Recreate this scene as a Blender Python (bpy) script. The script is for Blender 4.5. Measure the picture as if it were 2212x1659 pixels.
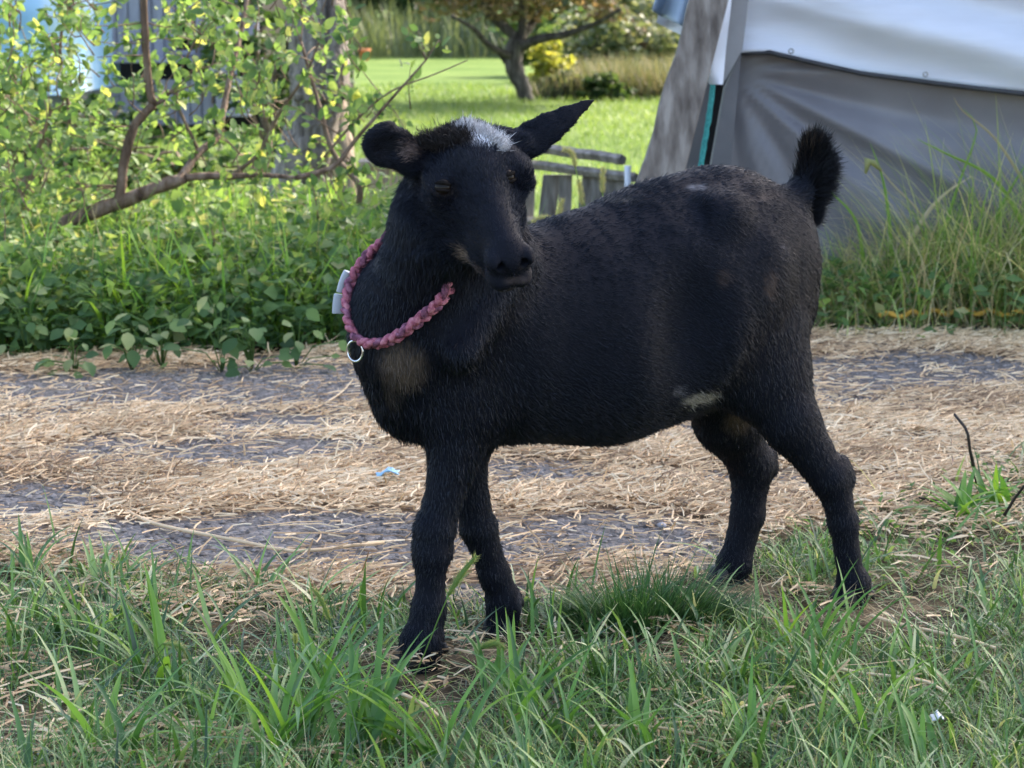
import bpy, math, random
import numpy as np
from mathutils import Vector, Matrix
from mathutils.bvhtree import BVHTree

for o in list(bpy.data.objects):
    bpy.data.objects.remove(o)
scene = bpy.context.scene
col = scene.collection
rng = np.random.default_rng(7)
random.seed(7)

# ------------------------------------------------------------------ camera
CAM_H = 0.85
FPX = 4670.0                 # focal length in units of a 2212 px wide frame
W0, H0 = 2212.0, 1659.0
PITCH = math.atan((H0 / 2 + 5) / FPX)
cam_data = bpy.data.cameras.new("camera")
cam = bpy.data.objects.new("camera", cam_data)
col.objects.link(cam)
cam.location = (0, 0, CAM_H)
cam.rotation_euler = (math.pi / 2 - PITCH, 0, 0)
cam_data.sensor_width = 36
cam_data.lens = 36 * FPX / W0
cam_data.clip_end = 400
cam_data.dof.use_dof = True
cam_data.dof.focus_distance = 2.8
cam_data.dof.aperture_fstop = 13
scene.camera = cam

# ------------------------------------------------------------------ world, sun, exposure
SUN_EL = math.radians(39)
AX, AY = 0.74, 0.67
_l = math.hypot(AX, AY); AX /= _l; AY /= _l
TO_SUN = Vector((math.cos(SUN_EL) * AX, math.cos(SUN_EL) * AY, math.sin(SUN_EL)))
world = bpy.data.worlds.new("World")
scene.world = world
world.use_nodes = True
wn = world.node_tree.nodes; wl = world.node_tree.links
wn.clear()
wo = wn.new("ShaderNodeOutputWorld"); wb = wn.new("ShaderNodeBackground")
sky = wn.new("ShaderNodeTexSky"); sky.sky_type = 'NISHITA'; sky.sun_disc = False
sky.sun_elevation = SUN_EL; sky.sun_rotation = math.atan2(AX, AY)
sky.air_density = 1.0; sky.dust_density = 2.5; sky.ozone_density = 1.0
wb.inputs[1].default_value = 0.15
wt = wn.new('ShaderNodeMix'); wt.data_type = 'RGBA'; wt.blend_type = 'MULTIPLY'; wt.inputs[0].default_value = 1; wt.inputs[7].default_value = (1.06, 1.0, 0.95, 1)
wl.new(sky.outputs[0], wt.inputs[6]); wl.new(wt.outputs[2], wb.inputs[0]); wl.new(wb.outputs[0], wo.inputs[0])
sd = bpy.data.lights.new("sun", 'SUN'); sd.energy = 2.7; sd.angle = math.radians(0.6)
sd.color = (1.0, 0.9, 0.72)
sun = bpy.data.objects.new("sun", sd); col.objects.link(sun)
sun.rotation_euler = TO_SUN.to_track_quat('Z', 'Y').to_euler()
scene.view_settings.view_transform = 'Standard'
scene.view_settings.look = 'None'
scene.view_settings.gamma = 1.0
scene.view_settings.use_curve_mapping = False
scene.view_settings.exposure = 2.14
scene.render.engine = 'CYCLES'
try:
    scene.cycles.max_bounces = 8
    scene.cycles.transparent_max_bounces = 8
    scene.cycles.use_denoising = True
except Exception:
    pass

# added unseen shade trees: the ground point each one shades, its height and crown radii
SHADE = [(.45, 2.9, 7.5, (2.4, 2.4, 1.9), 'nearer tall unseen tree added beyond the tarp shelter for shade'), (1.5, 4.7, 9.0, (2.3, 2.3, 1.9), 'farther and taller unseen tree added beyond the tarp shelter for shade')]

# ------------------------------------------------------------------ pixel helpers (for surveying positions)
CP, SP = math.cos(PITCH), math.sin(PITCH)
def ray(u, v):
    x = (u - W0 / 2) / FPX; z = -(v - H0 / 2) / FPX
    return np.array([x, CP + z * SP, -SP + z * CP])
CAMO = np.array([0, 0, CAM_H])
def px(u, v, Y):
    d = ray(u, v); return CAMO + d * (Y / d[1])
def gp(u, v, z=0.0):
    d = ray(u, v); return CAMO + d * ((z - CAM_H) / d[2])
def proj(P):
    P = np.atleast_2d(P) - CAMO
    x = P[:, 0]; dep = P[:, 1] * CP - P[:, 2] * SP; up = P[:, 1] * SP + P[:, 2] * CP
    return np.stack([W0 / 2 + FPX * x / dep, H0 / 2 - FPX * up / dep], 1)

# ------------------------------------------------------------------ object helpers
def tag(o, label=None, cat=None, group=None, kind=None):
    if label: o["label"] = label
    if cat: o["category"] = cat
    if group: o["group"] = group
    if kind: o["kind"] = kind
    return o
def empty(name, loc, label=None, cat=None, group=None):
    o = bpy.data.objects.new(name, None); col.objects.link(o)
    o.location = tuple(loc); o.empty_display_size = 0.05
    return tag(o, label, cat, group)
WORLD_OF = {}
def wpos(o):
    p = np.zeros(3)
    while o is not None:
        p = p + np.array(o.location); o = o.parent
    return p
def mesh_np(name, verts, faces, mat=None, smooth=True, tint=None, colr=None):
    """verts (n,3), faces = list of arrays of shape (m,3) or (m,4) or python lists"""
    me = bpy.data.meshes.new(name)
    verts = np.asarray(verts, dtype=np.float32).reshape(-1, 3)
    if not isinstance(faces, list) or (len(faces) and not isinstance(faces[0], np.ndarray)):
        me.from_pydata([tuple(map(float, v)) for v in verts], [], [tuple(f) for f in faces])
    else:
        faces = [f for f in faces if len(f)]
        me.vertices.add(len(verts)); me.vertices.foreach_set("co", verts.ravel())
        loops = np.concatenate([f.ravel() for f in faces]).astype(np.int32)
        sizes = np.concatenate([np.full(len(f), f.shape[1], np.int32) for f in faces])
        me.loops.add(len(loops)); me.loops.foreach_set("vertex_index", loops)
        me.polygons.add(len(sizes))
        st = np.concatenate([[0], np.cumsum(sizes)[:-1]]).astype(np.int32)
        me.polygons.foreach_set("loop_start", st)
        try: me.polygons.foreach_set("loop_total", sizes)
        except Exception: pass
        me.update(calc_edges=True)
    if smooth and len(me.polygons):
        me.polygons.foreach_set("use_smooth", np.ones(len(me.polygons), dtype=bool))
    if tint is not None:
        a = me.attributes.new("tint", 'FLOAT', 'POINT'); a.data.foreach_set("value", np.asarray(tint, np.float32))
    if colr is not None:
        a = me.attributes.new("fcol", 'FLOAT_COLOR', 'POINT')
        c = np.ones((len(verts), 4), np.float32); c[:, :3] = colr; a.data.foreach_set("color", c.ravel())
    if mat: me.materials.append(mat)
    me.validate()
    return me
def part(name, verts, faces, mat, parent=None, smooth=True, tint=None, colr=None, kind=None):
    verts = np.asarray(verts, dtype=np.float64).reshape(-1, 3)
    if parent is not None: verts = verts - wpos(parent)
    me = mesh_np(name, verts, faces, mat, smooth, tint, colr)
    o = bpy.data.objects.new(name, me); col.objects.link(o)
    if parent is not None: o.parent = parent
    if kind: o["kind"] = kind
    return o
def box_vf(c, sx, sy, sz, rot=None, bevel=0.0):
    v = np.array([[x, y, z] for x in (-.5, .5) for y in (-.5, .5) for z in (-.5, .5)]) * [sx, sy, sz]
    if rot is not None: v = v @ np.asarray(rot).T
    v = v + np.asarray(c)
    f = [(0, 1, 3, 2), (4, 6, 7, 5), (0, 4, 5, 1), (2, 3, 7, 6), (0, 2, 6, 4), (1, 5, 7, 3)]
    return v, f
def bevel_mod(o, w, seg=2):
    m = o.modifiers.new("bevel", 'BEVEL'); m.width = w; m.segments = seg; m.limit_method = 'ANGLE'
def frames(P):
    P = np.asarray(P, float)
    T = np.gradient(P, axis=0); T /= np.linalg.norm(T, axis=1)[:, None] + 1e-9
    n = np.cross(T[0], [0.13, 0.21, 0.97]); n /= np.linalg.norm(n)
    N = []
    for t in T:
        n = n - t * (n @ t); n /= np.linalg.norm(n) + 1e-9; N.append(n)
    N = np.array(N); return T, N, np.cross(T, N)
def tube_vf(P, R, seg=8, cap=True, off=0, flat=1.0, knob=0.0):
    P = np.asarray(P, float); n = len(P)
    R = np.broadcast_to(np.asarray(R, float), (n,)).copy()
    T, N, B = frames(P)
    a = np.linspace(0, 2 * math.pi, seg, endpoint=False)
    rr = R[:, None] * (1 + knob * rng.normal(size=(n, seg)))
    V = P[:, None, :] + rr[..., None] * (np.cos(a)[None, :, None] * N[:, None, :] + flat * np.sin(a)[None, :, None] * B[:, None, :])
    V = V.reshape(-1, 3); F = []
    for i in range(n - 1):
        for j in range(seg):
            k = (j + 1) % seg
            F.append((off + i * seg + j, off + i * seg + k, off + (i + 1) * seg + k, off + (i + 1) * seg + j))
    if cap:
        F.append(tuple(off + j for j in reversed(range(seg)))); F.append(tuple(off + (n - 1) * seg + j for j in range(seg)))
    return V, F
def smooth_path(P, n=24):
    P = np.asarray(P, float)
    if len(P) < 3:
        t = np.linspace(0, 1, n)[:, None]; return P[0] * (1 - t) + P[-1] * t
    d = np.concatenate([[0], np.cumsum(np.linalg.norm(np.diff(P[:, :3], axis=0), axis=1))])
    Q = np.vstack([2 * P[0] - P[1], P, 2 * P[-1] - P[-2]])
    out = []
    for s in np.linspace(0, d[-1], n):
        i = min(np.searchsorted(d, s, 'right') - 1, len(P) - 2); t = (s - d[i]) / (d[i + 1] - d[i] + 1e-9)
        p0, p1, p2, p3 = Q[i], Q[i + 1], Q[i + 2], Q[i + 3]
        out.append(0.5 * ((2 * p1) + (-p0 + p2) * t + (2 * p0 - 5 * p1 + 4 * p2 - p3) * t * t + (-p0 + 3 * p1 - 3 * p2 + p3) * t ** 3))
    return np.array(out)
class Acc:
    """collects geometry for one mesh"""
    def __init__(s): s.V = []; s.F = []; s.T = []; s.n = 0
    def add(s, V, F, tint=0.5):
        s.V.append(V); s.F += [tuple(i + s.n for i in f) for f in F]; s.n += len(V)
        s.T.append(np.full(len(V), tint) if np.isscalar(tint) else tint)
    def tube(s, P, R, seg=6, tint=0.5, **k): s.add(*tube_vf(P, R, seg, **k), tint=tint)
    def part(s, name, mat, parent=None, smooth=True, kind=None):
        return part(name, np.concatenate(s.V), s.F, mat, parent, smooth, tint=np.concatenate(s.T), kind=kind)

# value noise for layout masks
_perm = rng.random((64, 64))
def vnoise(x, y):
    x = np.asarray(x, float); y = np.asarray(y, float)
    xi = np.floor(x).astype(int); yi = np.floor(y).astype(int); fx = x - xi; fy = y - yi
    fx = fx * fx * (3 - 2 * fx); fy = fy * fy * (3 - 2 * fy)
    g = lambda a, b: _perm[a % 64, b % 64]
    return (g(xi, yi) * (1 - fx) + g(xi + 1, yi) * fx) * (1 - fy) + (g(xi, yi + 1) * (1 - fx) + g(xi + 1, yi + 1) * fx) * fy
def fbm(x, y, o=3):
    s = 0; a = 0.5; t = 0
    for i in range(o):
        s = s + a * vnoise(x * 2 ** i + 13.7 * i, y * 2 ** i + 5.1 * i); t += a; a /= 2
    return s / t

# ------------------------------------------------------------------ materials
def new_mat(name):
    m = bpy.data.materials.new(name); m.use_nodes = True
    nt = m.node_tree; nt.nodes.clear()
    return m, nt.nodes, nt.links
def ramp(nd, cols):
    r = nd.new("ShaderNodeValToRGB"); e = r.color_ramp.elements
    while len(e) < len(cols): e.new(0.5)
    for i, c in enumerate(cols):
        if len(c) == 2: p, c = c
        else: p = i / (len(cols) - 1)
        e[i].position = p; e[i].color = (*c, 1)
    return r
def leaf_mat(name, cols, trans=0.35, rough=0.5, spec=0.35, nscale=60, namt=0.25, tcol=(1.15, 1.1, 0.58)):
    m, nd, lk = new_mat(name)
    out = nd.new("ShaderNodeOutputMaterial")
    at = nd.new("ShaderNodeAttribute"); at.attribute_name = "tint"
    oi = nd.new("ShaderNodeObjectInfo")
    tc = nd.new("ShaderNodeTexCoord"); no = nd.new("ShaderNodeTexNoise"); no.inputs["Scale"].default_value = nscale
    lk.new(tc.outputs["Object"], no.inputs["Vector"])
    a1 = nd.new("ShaderNodeMath"); a1.operation = 'MULTIPLY_ADD'; a1.inputs[1].default_value = namt; 
    lk.new(no.outputs["Fac"], a1.inputs[0]); lk.new(at.outputs["Fac"], a1.inputs[2])
    a2 = nd.new("ShaderNodeMath"); a2.operation = 'MULTIPLY_ADD'; a2.inputs[1].default_value = 0.001; lk.new(oi.outputs["Random"], a2.inputs[0]); lk.new(a1.outputs[0], a2.inputs[2])
    a3 = nd.new("ShaderNodeMath"); a3.operation = 'SUBTRACT'; a3.inputs[1].default_value = namt / 2; lk.new(a2.outputs[0], a3.inputs[0])
    r = ramp(nd, cols); lk.new(a3.outputs[0], r.inputs[0])
    pb = nd.new("ShaderNodeBsdfPrincipled"); pb.inputs["Roughness"].default_value = rough
    pb.inputs["Specular IOR Level"].default_value = spec
    lk.new(r.outputs[0], pb.inputs["Base Color"])
    tr = nd.new("ShaderNodeBsdfTranslucent")
    mc = nd.new("ShaderNodeMix"); mc.data_type = 'RGBA'; mc.blend_type = 'MULTIPLY'; mc.inputs[0].default_value = 1
    mc.inputs[7].default_value = (tcol[0] * 1.6, tcol[1] * 1.6, tcol[2] * 1.6, 1); lk.new(r.outputs[0], mc.inputs[6])
    lk.new(mc.outputs[2], tr.inputs["Color"])
    mx = nd.new("ShaderNodeMixShader"); mx.inputs[0].default_value = trans
    lk.new(pb.outputs[0], mx.inputs[1]); lk.new(tr.outputs[0], mx.inputs[2]); lk.new(mx.outputs[0], out.inputs[0])
    return m
def surf_mat(name, cols, scale=20, rough=0.8, bump=0.3, bscale=80, bdist=0.003, stretch=(1, 1, 1), spec=0.3, tint=False, metal=0.0, trans=0.0, detail=6, coord="Object"):
    m, nd, lk = new_mat(name)
    out = nd.new("ShaderNodeOutputMaterial"); pb = nd.new("ShaderNodeBsdfPrincipled")
    tc = nd.new("ShaderNodeTexCoord"); mp = nd.new("ShaderNodeMapping"); mp.inputs["Scale"].default_value = stretch
    lk.new(tc.outputs[coord], mp.inputs[0])
    no = nd.new("ShaderNodeTexNoise"); no.inputs["Scale"].default_value = scale; no.inputs["Detail"].default_value = detail
    lk.new(mp.outputs[0], no.inputs["Vector"])
    mr = nd.new("ShaderNodeMapRange"); mr.inputs[1].default_value = 0.3; mr.inputs[2].default_value = 0.7
    lk.new(no.outputs["Fac"], mr.inputs[0]); fac = mr.outputs[0]
    if tint:
        at = nd.new("ShaderNodeAttribute"); at.attribute_name = "tint"
        mm = nd.new("ShaderNodeMath"); mm.operation = 'MULTIPLY_ADD'; mm.inputs[1].default_value = 0.35
        lk.new(fac, mm.inputs[0])
        ms = nd.new("ShaderNodeMath"); ms.operation = 'MULTIPLY'; ms.inputs[1].default_value = 0.75; lk.new(at.outputs["Fac"], ms.inputs[0])
        lk.new(ms.outputs[0], mm.inputs[2]); fac = mm.outputs[0]
    r = ramp(nd, cols); lk.new(fac, r.inputs[0]); lk.new(r.outputs[0], pb.inputs["Base Color"])
    pb.inputs["Roughness"].default_value = rough; pb.inputs["Specular IOR Level"].default_value = spec; pb.inputs["Metallic"].default_value = metal
    if bump:
        nb = nd.new("ShaderNodeTexNoise"); nb.inputs["Scale"].default_value = bscale; nb.inputs["Detail"].default_value = 4
        lk.new(mp.outputs[0], nb.inputs["Vector"])
        bp = nd.new("ShaderNodeBump"); bp.inputs["Strength"].default_value = bump; bp.inputs["Distance"].default_value = bdist
        lk.new(nb.outputs["Fac"], bp.inputs["Height"]); lk.new(bp.outputs[0], pb.inputs["Normal"])
    if trans:
        tr = nd.new("ShaderNodeBsdfTranslucent"); lk.new(r.outputs[0], tr.inputs["Color"])
        mx = nd.new("ShaderNodeMixShader"); mx.inputs[0].default_value = trans
        lk.new(pb.outputs[0], mx.inputs[1]); lk.new(tr.outputs[0], mx.inputs[2]); lk.new(mx.outputs[0], out.inputs[0])
    else:
        lk.new(pb.outputs[0], out.inputs[0])
    return m

M = {}
M['grass'] = leaf_mat('grass_blades', [(0.0, (0.022, 0.058, 0.018)), (0.3, (0.055, 0.135, 0.032)), (0.55, (0.12, 0.235, 0.058)), (0.8, (0.24, 0.36, 0.13)), (1.0, (0.52, 0.52, 0.32))], trans=0.3, rough=0.34, spec=0.6, nscale=25)
M['broad'] = leaf_mat('broad_grass', [(0.0, (0.045, 0.12, 0.035)), (0.5, (0.09, 0.215, 0.045)), (1.0, (0.21, 0.36, 0.05))], trans=0.4, rough=0.4, spec=0.5, nscale=15)
M['darktuft'] = leaf_mat('dark_tuft', [(0.0, (0.028, 0.08, 0.026)), (0.6, (0.06, 0.15, 0.045)), (1.0, (0.16, 0.25, 0.10))], trans=0.25, rough=0.5)
M['weed'] = leaf_mat('weed_leaves', [(0.0, (0.045, 0.10, 0.040)), (0.45, (0.10, 0.185, 0.065)), (0.8, (0.19, 0.28, 0.10)), (1.0, (0.36, 0.37, 0.20))], trans=0.45, rough=0.5, spec=.3)
M['shrub'] = leaf_mat('shrub_leaves', [(0.0, (0.055, 0.115, 0.045)), (0.5, (0.13, 0.215, 0.08)), (0.85, (0.22, 0.30, 0.11)), (1.0, (0.40, 0.42, 0.15))], trans=0.5, rough=0.5, spec=.3)
M['dry'] = leaf_mat('dry_grass', [(0.0, (0.10, 0.14, 0.05)), (0.3, (0.20, 0.20, 0.09)), (0.6, (0.36, 0.30, 0.17)), (1.0, (0.50, 0.42, 0.28))], trans=0.25, rough=0.6)
M['straw'] = leaf_mat('straw', [(0.0, (0.17, 0.105, 0.055)), (0.25, (0.38, 0.25, 0.13)), (0.6, (0.62, 0.445, 0.25)), (1.0, (0.84, 0.69, 0.46))], trans=0.12, rough=0.45, spec=0.4, tcol=(1, .8, .5))
M['bark'] = surf_mat('brown_bark', [(0.06, 0.036, 0.026), (0.16, 0.105, 0.075), (0.27, 0.20, 0.16)], scale=14, bump=0.8, bscale=40, bdist=0.01, stretch=(3, 3, 0.7))
M['greybark'] = surf_mat('grey_bark', [(0.06, 0.05, 0.045), (0.20, 0.175, 0.16), (0.36, 0.32, 0.29)], scale=9, bump=1.0, bscale=18, bdist=0.02, stretch=(5, 5, 0.6))
M['twig'] = surf_mat('twigs', [(0.10, 0.065, 0.04), (0.24, 0.17, 0.12)], scale=30, bump=0.2)
M['wood'] = surf_mat('weathered_wood', [(0.075, 0.06, 0.05), (0.17, 0.145, 0.125), (0.28, 0.25, 0.22)], scale=4, bump=0.5, bscale=14, bdist=0.004, stretch=(9, 9, 0.9))
M['asphalt_stone'] = surf_mat('asphalt_chips', [(0.05, 0.046, 0.045), (0.12, 0.112, 0.108), (0.27, 0.25, 0.24)], scale=120, bump=0.3, tint=True)

# ------------------------------------------------------------------ the ground
def in_drive(x, y):
    n = (fbm(x * 2.3 + 31, y * 2.3) - .5) * .34 + (fbm(x * 11, y * 11) - .5) * .10
    far = 4.86 + 0.36 * (x + 1.1) + np.where(x < -0.2, -0.25 * (x + 0.2) * 0.6, 0) + n * 0.4
    near = np.interp(x, [-3, -0.8, -0.2, 0.2, 0.5, 1.0, 3], [3.6, 3.30, 3.06, 3.08, 3.45, 4.05, 4.9]) + n
    return np.minimum(far - y, y - near)      # >0 inside
# bare asphalt patches, surveyed as (u,v,half width,half height)
BARE = [(480, 985, 260, 34, 1), (90, 1095, 170, 32, 1), (600, 1165, 420, 44, 1), (1220, 1165, 230, 40, .9), (60, 908, 130, 16, .7), (560, 838, 560, 30, 1), (1990, 716, 330, 13, 1),
        (2020, 815, 300, 40, 1), (2000, 712, 320, 12, .7), (1880, 745, 120, 10, .5), (330, 1060, 150, 14, .4), (1100, 1215, 150, 26, .8), (800, 1215, 130, 26, .8), (20, 850, 200, 10, .6)]
def straw_density(x, y):
    uv = proj(np.stack([x, y, np.zeros_like(x)], 1))
    d = np.full(len(x), 1.0)
    nn = fbm(x * 6, y * 6 + 9, 4)
    for (u, v, a, b, s) in BARE:
        q = np.sqrt(((uv[:, 0] - u) / a) ** 2 + ((uv[:, 1] - v) / b) ** 2) + (nn - .5) * 1.6
        d = np.minimum(d, 1 - s * np.clip(1.5 - q, 0, 1) ** 0.6)
    d = d * np.clip(0.64 + (fbm(x * 2.4 + 4, y * 4.0, 4) - .44) * 4.2, 0.07, 1)
    return d

m, nd, lk = new_mat('ground_soil')
out = nd.new("ShaderNodeOutputMaterial"); pb = nd.new("ShaderNodeBsdfPrincipled"); pb.inputs["Roughness"].default_value = 0.95
pb.inputs["Specular IOR Level"].default_value = 0.1
tc = nd.new("ShaderNodeTexCoord"); sx = nd.new("ShaderNodeSeparateXYZ"); lk.new(tc.outputs["Object"], sx.inputs[0])
n1 = nd.new("ShaderNodeTexNoise"); n1.inputs["Scale"].default_value = 9; n1.inputs["Detail"].default_value = 8; lk.new(tc.outputs["Object"], n1.inputs["Vector"])
r1 = ramp(nd, [(0.3, (0.030, 0.024, 0.016)), (0.5, (0.075, 0.058, 0.036)), (0.64, (0.20, 0.15, 0.095)), (0.75, (0.05, 0.07, 0.03))]); lk.new(n1.outputs["Fac"], r1.inputs[0])
n2 = nd.new("ShaderNodeTexNoise"); n2.inputs["Scale"].default_value = 0.9; n2.inputs["Detail"].default_value = 10; n2.inputs["Roughness"].default_value = .65; lk.new(tc.outputs["Object"], n2.inputs["Vector"])
r2 = ramp(nd, [(0.3, (0.075, 0.13, 0.028)), (0.5, (0.115, 0.18, 0.045)), (0.7, (0.165, 0.225, 0.065))]); lk.new(n2.outputs["Fac"], r2.inputs[0])
mr = nd.new("ShaderNodeMapRange"); mr.inputs[1].default_value = 6.6; mr.inputs[2].default_value = 7.6; lk.new(sx.outputs["Y"], mr.inputs[0])
mx = nd.new("ShaderNodeMix"); mx.data_type = 'RGBA'; lk.new(mr.outputs[0], mx.inputs[0]); lk.new(r1.outputs[0], mx.inputs[6]); lk.new(r2.outputs[0], mx.inputs[7])
lk.new(mx.outputs[2], pb.inputs["Base Color"])
nb = nd.new("ShaderNodeTexNoise"); nb.inputs["Scale"].default_value = 60; nb.inputs["Detail"].default_value = 5; lk.new(tc.outputs["Object"], nb.inputs["Vector"])
bp = nd.new("ShaderNodeBump"); bp.inputs["Distance"].default_value = 0.02; bp.inputs["Strength"].default_value = .7; lk.new(nb.outputs["Fac"], bp.inputs["Height"]); lk.new(bp.outputs[0], pb.inputs["Normal"])
lk.new(pb.outputs[0], out.inputs[0]); M['soil'] = m
def grid_vf(xs, ys, zf):
    X, Y = np.meshgrid(xs, ys); Z = zf(X, Y)
    V = np.stack([X, Y, Z], -1).reshape(-1, 3); nx = len(xs); ny = len(ys)
    i = (np.arange(ny - 1)[:, None] * nx + np.arange(nx - 1)[None]).ravel()
    return V, [np.stack([i, i + 1, i + nx + 1, i + nx], 1)]
xs = np.concatenate([[-150, -60, -25, -12, -7], np.linspace(-4, 5, 120), [8, 14, 27, 60, 150]])
ys = np.concatenate([[-60, -15, -4, 0], np.linspace(1.2, 8, 110), [9, 10, 12, 15, 20, 30, 45, 80, 160]])
V, F = grid_vf(xs, ys, lambda X, Y: np.where((X > -4.1) & (X < 5.1) & (Y > 1.1) & (Y < 8.1), 0.010 * (fbm(X * 4, Y * 4) - .6) - 0.002, -0.002))
g = part('ground', V, F, M['soil']); tag(g, kind='structure')

# driveway sheet with a straw mask computed per vertex
m, nd, lk = new_mat('driveway_asphalt')
out = nd.new("ShaderNodeOutputMaterial"); pb = nd.new("ShaderNodeBsdfPrincipled"); pb.inputs["Roughness"].default_value = 0.8
at = nd.new("ShaderNodeAttribute"); at.attribute_name = "tint"
tc = nd.new("ShaderNodeTexCoord")
vo = nd.new("ShaderNodeTexVoronoi"); vo.inputs["Scale"].default_value = 95; lk.new(tc.outputs["Object"], vo.inputs["Vector"])
ra = ramp(nd, [(0.0, (0.045, 0.041, 0.040)), (0.5, (0.105, 0.097, 0.094)), (1.0, (0.23, 0.215, 0.205))]); lk.new(vo.outputs["Color"], ra.inputs[0])
ns = nd.new("ShaderNodeTexNoise"); ns.inputs["Scale"].default_value = 45; ns.inputs["Detail"].default_value = 8; lk.new(tc.outputs["Object"], ns.inputs["Vector"])
rs = ramp(nd, [(0.3, (0.05, 0.033, 0.02)), (0.5, (0.16, 0.11, 0.062)), (0.7, (0.36, 0.26, 0.155))]); lk.new(ns.outputs["Fac"], rs.inputs[0])
ad = nd.new("ShaderNodeMath"); ad.operation = 'MULTIPLY_ADD'; ad.inputs[1].default_value = 0.8; lk.new(ns.outputs["Fac"], ad.inputs[0]); lk.new(at.outputs["Fac"], ad.inputs[2])
mm = nd.new("ShaderNodeMapRange"); mm.inputs[1].default_value = 0.8; mm.inputs[2].default_value = 1.05; lk.new(ad.outputs[0], mm.inputs[0])
mx = nd.new("ShaderNodeMix"); mx.data_type = 'RGBA'; lk.new(mm.outputs[0], mx.inputs[0]); lk.new(ra.outputs[0], mx.inputs[6]); lk.new(rs.outputs[0], mx.inputs[7])
lk.new(mx.outputs[2], pb.inputs["Base Color"])
bp = nd.new("ShaderNodeBump"); bp.inputs["Distance"].default_value = 0.006; bp.inputs["Strength"].default_value = .9; bp.invert = True
lk.new(vo.outputs["Distance"], bp.inputs["Height"]); lk.new(bp.outputs[0], pb.inputs["Normal"])
lk.new(pb.outputs[0], out.inputs[0]); M['asphalt'] = m
xs = np.arange(-3.6, 4.6, 0.03); ys = np.arange(2.9, 6.9, 0.03)
V, F = grid_vf(xs, ys, lambda X, Y: 0.006 + 0.004 * (fbm(X * 3 + 2, Y * 3) - .5) + 0 * X)
ind = in_drive(V[:, 0], V[:, 1])
V[:, 2] += np.clip(ind, -0.15, 0.0) * 0.25
F = F[0]; keep = (ind[F] > -0.12).all(1); F = F[keep]
used, inv = np.unique(F, return_inverse=True); V = V[used]; F = inv.reshape(F.shape)
dens = straw_density(V[:, 0], V[:, 1])
g = part('driveway', V, [F], M['asphalt'], tint=dens); tag(g, kind='structure')

# ------------------------------------------------------------------ scattered geometry generators
def scatter(n, x0, x1, y0, y1):
    return rng.uniform(x0, x1, n), rng.uniform(y0, y1, n)
def in_view(x, y, margin=0.12):
    return np.abs(x) < (0.2368 + margin / 3) * y + 0.45
def blades(name, base, head, L, Wd, a0, a1, mat, lev=4, tint=None, parent=None, kind=None, twist=0.5, prof=0.75, fold=0.0, ret=False):
    n = len(base); base = np.asarray(base, float)
    ts = np.linspace(0, 1, lev + 1)
    hd = np.stack([np.cos(head), np.sin(head), np.zeros(n)], 1); sd_ = np.stack([-np.sin(head + twist * rng.normal(size=n)), np.cos(head), np.zeros(n)], 1)
    sd_ /= np.linalg.norm(sd_, axis=1)[:, None]
    P = base.copy(); V = []
    Wd = np.broadcast_to(Wd, (n,)); L = np.broadcast_to(L, (n,))
    for i, t in enumerate(ts):
        w = Wd * (0.55 + 0.45 * min(1, t * 4)) * max(0.03, (1 - t) ** prof) * 0.5
        V.append(P - sd_ * w[:, None])
        if fold: 
            V.append(P + np.array([0, 0, -1]) * (w * fold)[:, None])
        V.append(P + sd_ * w[:, None])
        if i < lev:
            a = a0 + (a1 - a0) * (t + 0.5 / lev)
            P = P + (hd * np.sin(a)[:, None] + np.array([0, 0, 1.0]) * np.cos(a)[:, None]) * (L / lev)[:, None]
    c = 3 if fold else 2
    V = np.stack(V, 1)                       # n, (lev+1)*c, 3
    nv = V.shape[1]
    f = []
    for i in range(lev):
        for j in range(c - 1):
            f.append([i * c + j, i * c + j + 1, (i + 1) * c + j + 1, (i + 1) * c + j])
    f = np.array(f)
    F = (np.arange(n) * nv)[:, None, None] + f[None]
    if tint is None: tint = rng.random(n)
    V = V.reshape(-1, 3); V[:, 2] = np.maximum(V[:, 2], 0.004)
    F = F.reshape(-1, 4); T = np.repeat(tint, nv)
    if ret: return V, F, T
    return part(name, V, [F], mat, parent, tint=T, kind=kind)
OV = np.array([(0, 0, 0), (.18, -.34, .03), (.18, 0, 0), (.18, .34, .03), (.5, -.46, .05), (.5, 0, 0), (.5, .46, .05), (.8, -.24, .0), (.8, 0, -.03), (.8, .24, .0), (1, 0, -.10)])
OF = np.array([(0, 1, 2), (0, 2, 3), (1, 4, 5), (1, 5, 2), (2, 5, 6), (2, 6, 3), (4, 7, 8), (4, 8, 5), (5, 8, 9), (5, 9, 6), (7, 10, 8), (8, 10, 9)])
LV = np.array([(0, 0, 0), (.42, -.5, .10), (.42, 0, 0), (.42, .5, .10), (1, 0, -.06)])
LF = np.array([(0, 1, 2), (0, 2, 3), (1, 4, 2), (2, 4, 3)])
def unit(a): return a / (np.linalg.norm(a, axis=-1, keepdims=True) + 1e-9)
def leaves(P, D, Nn, L, Wr, tpl=(LV, LF)):
    P = np.asarray(P, float); n = len(P); D = unit(D); Nn = unit(Nn - D * (D * Nn).sum(1, keepdims=True)); S = np.cross(Nn, D)
    L = np.broadcast_to(L, (n,))[:, None, None]; Wr = np.broadcast_to(Wr, (n,))[:, None, None]
    tv, tf = tpl
    V = P[:, None] + L * (tv[None, :, 0:1] * D[:, None] + tv[None, :, 1:2] * Wr * S[:, None] + tv[None, :, 2:3] * Nn[:, None])
    F = (np.arange(n) * len(tv))[:, None, None] + tf[None]
    return V.reshape(-1, 3), F.reshape(-1, 3), len(tv)
LEAFMESH = {}
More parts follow.
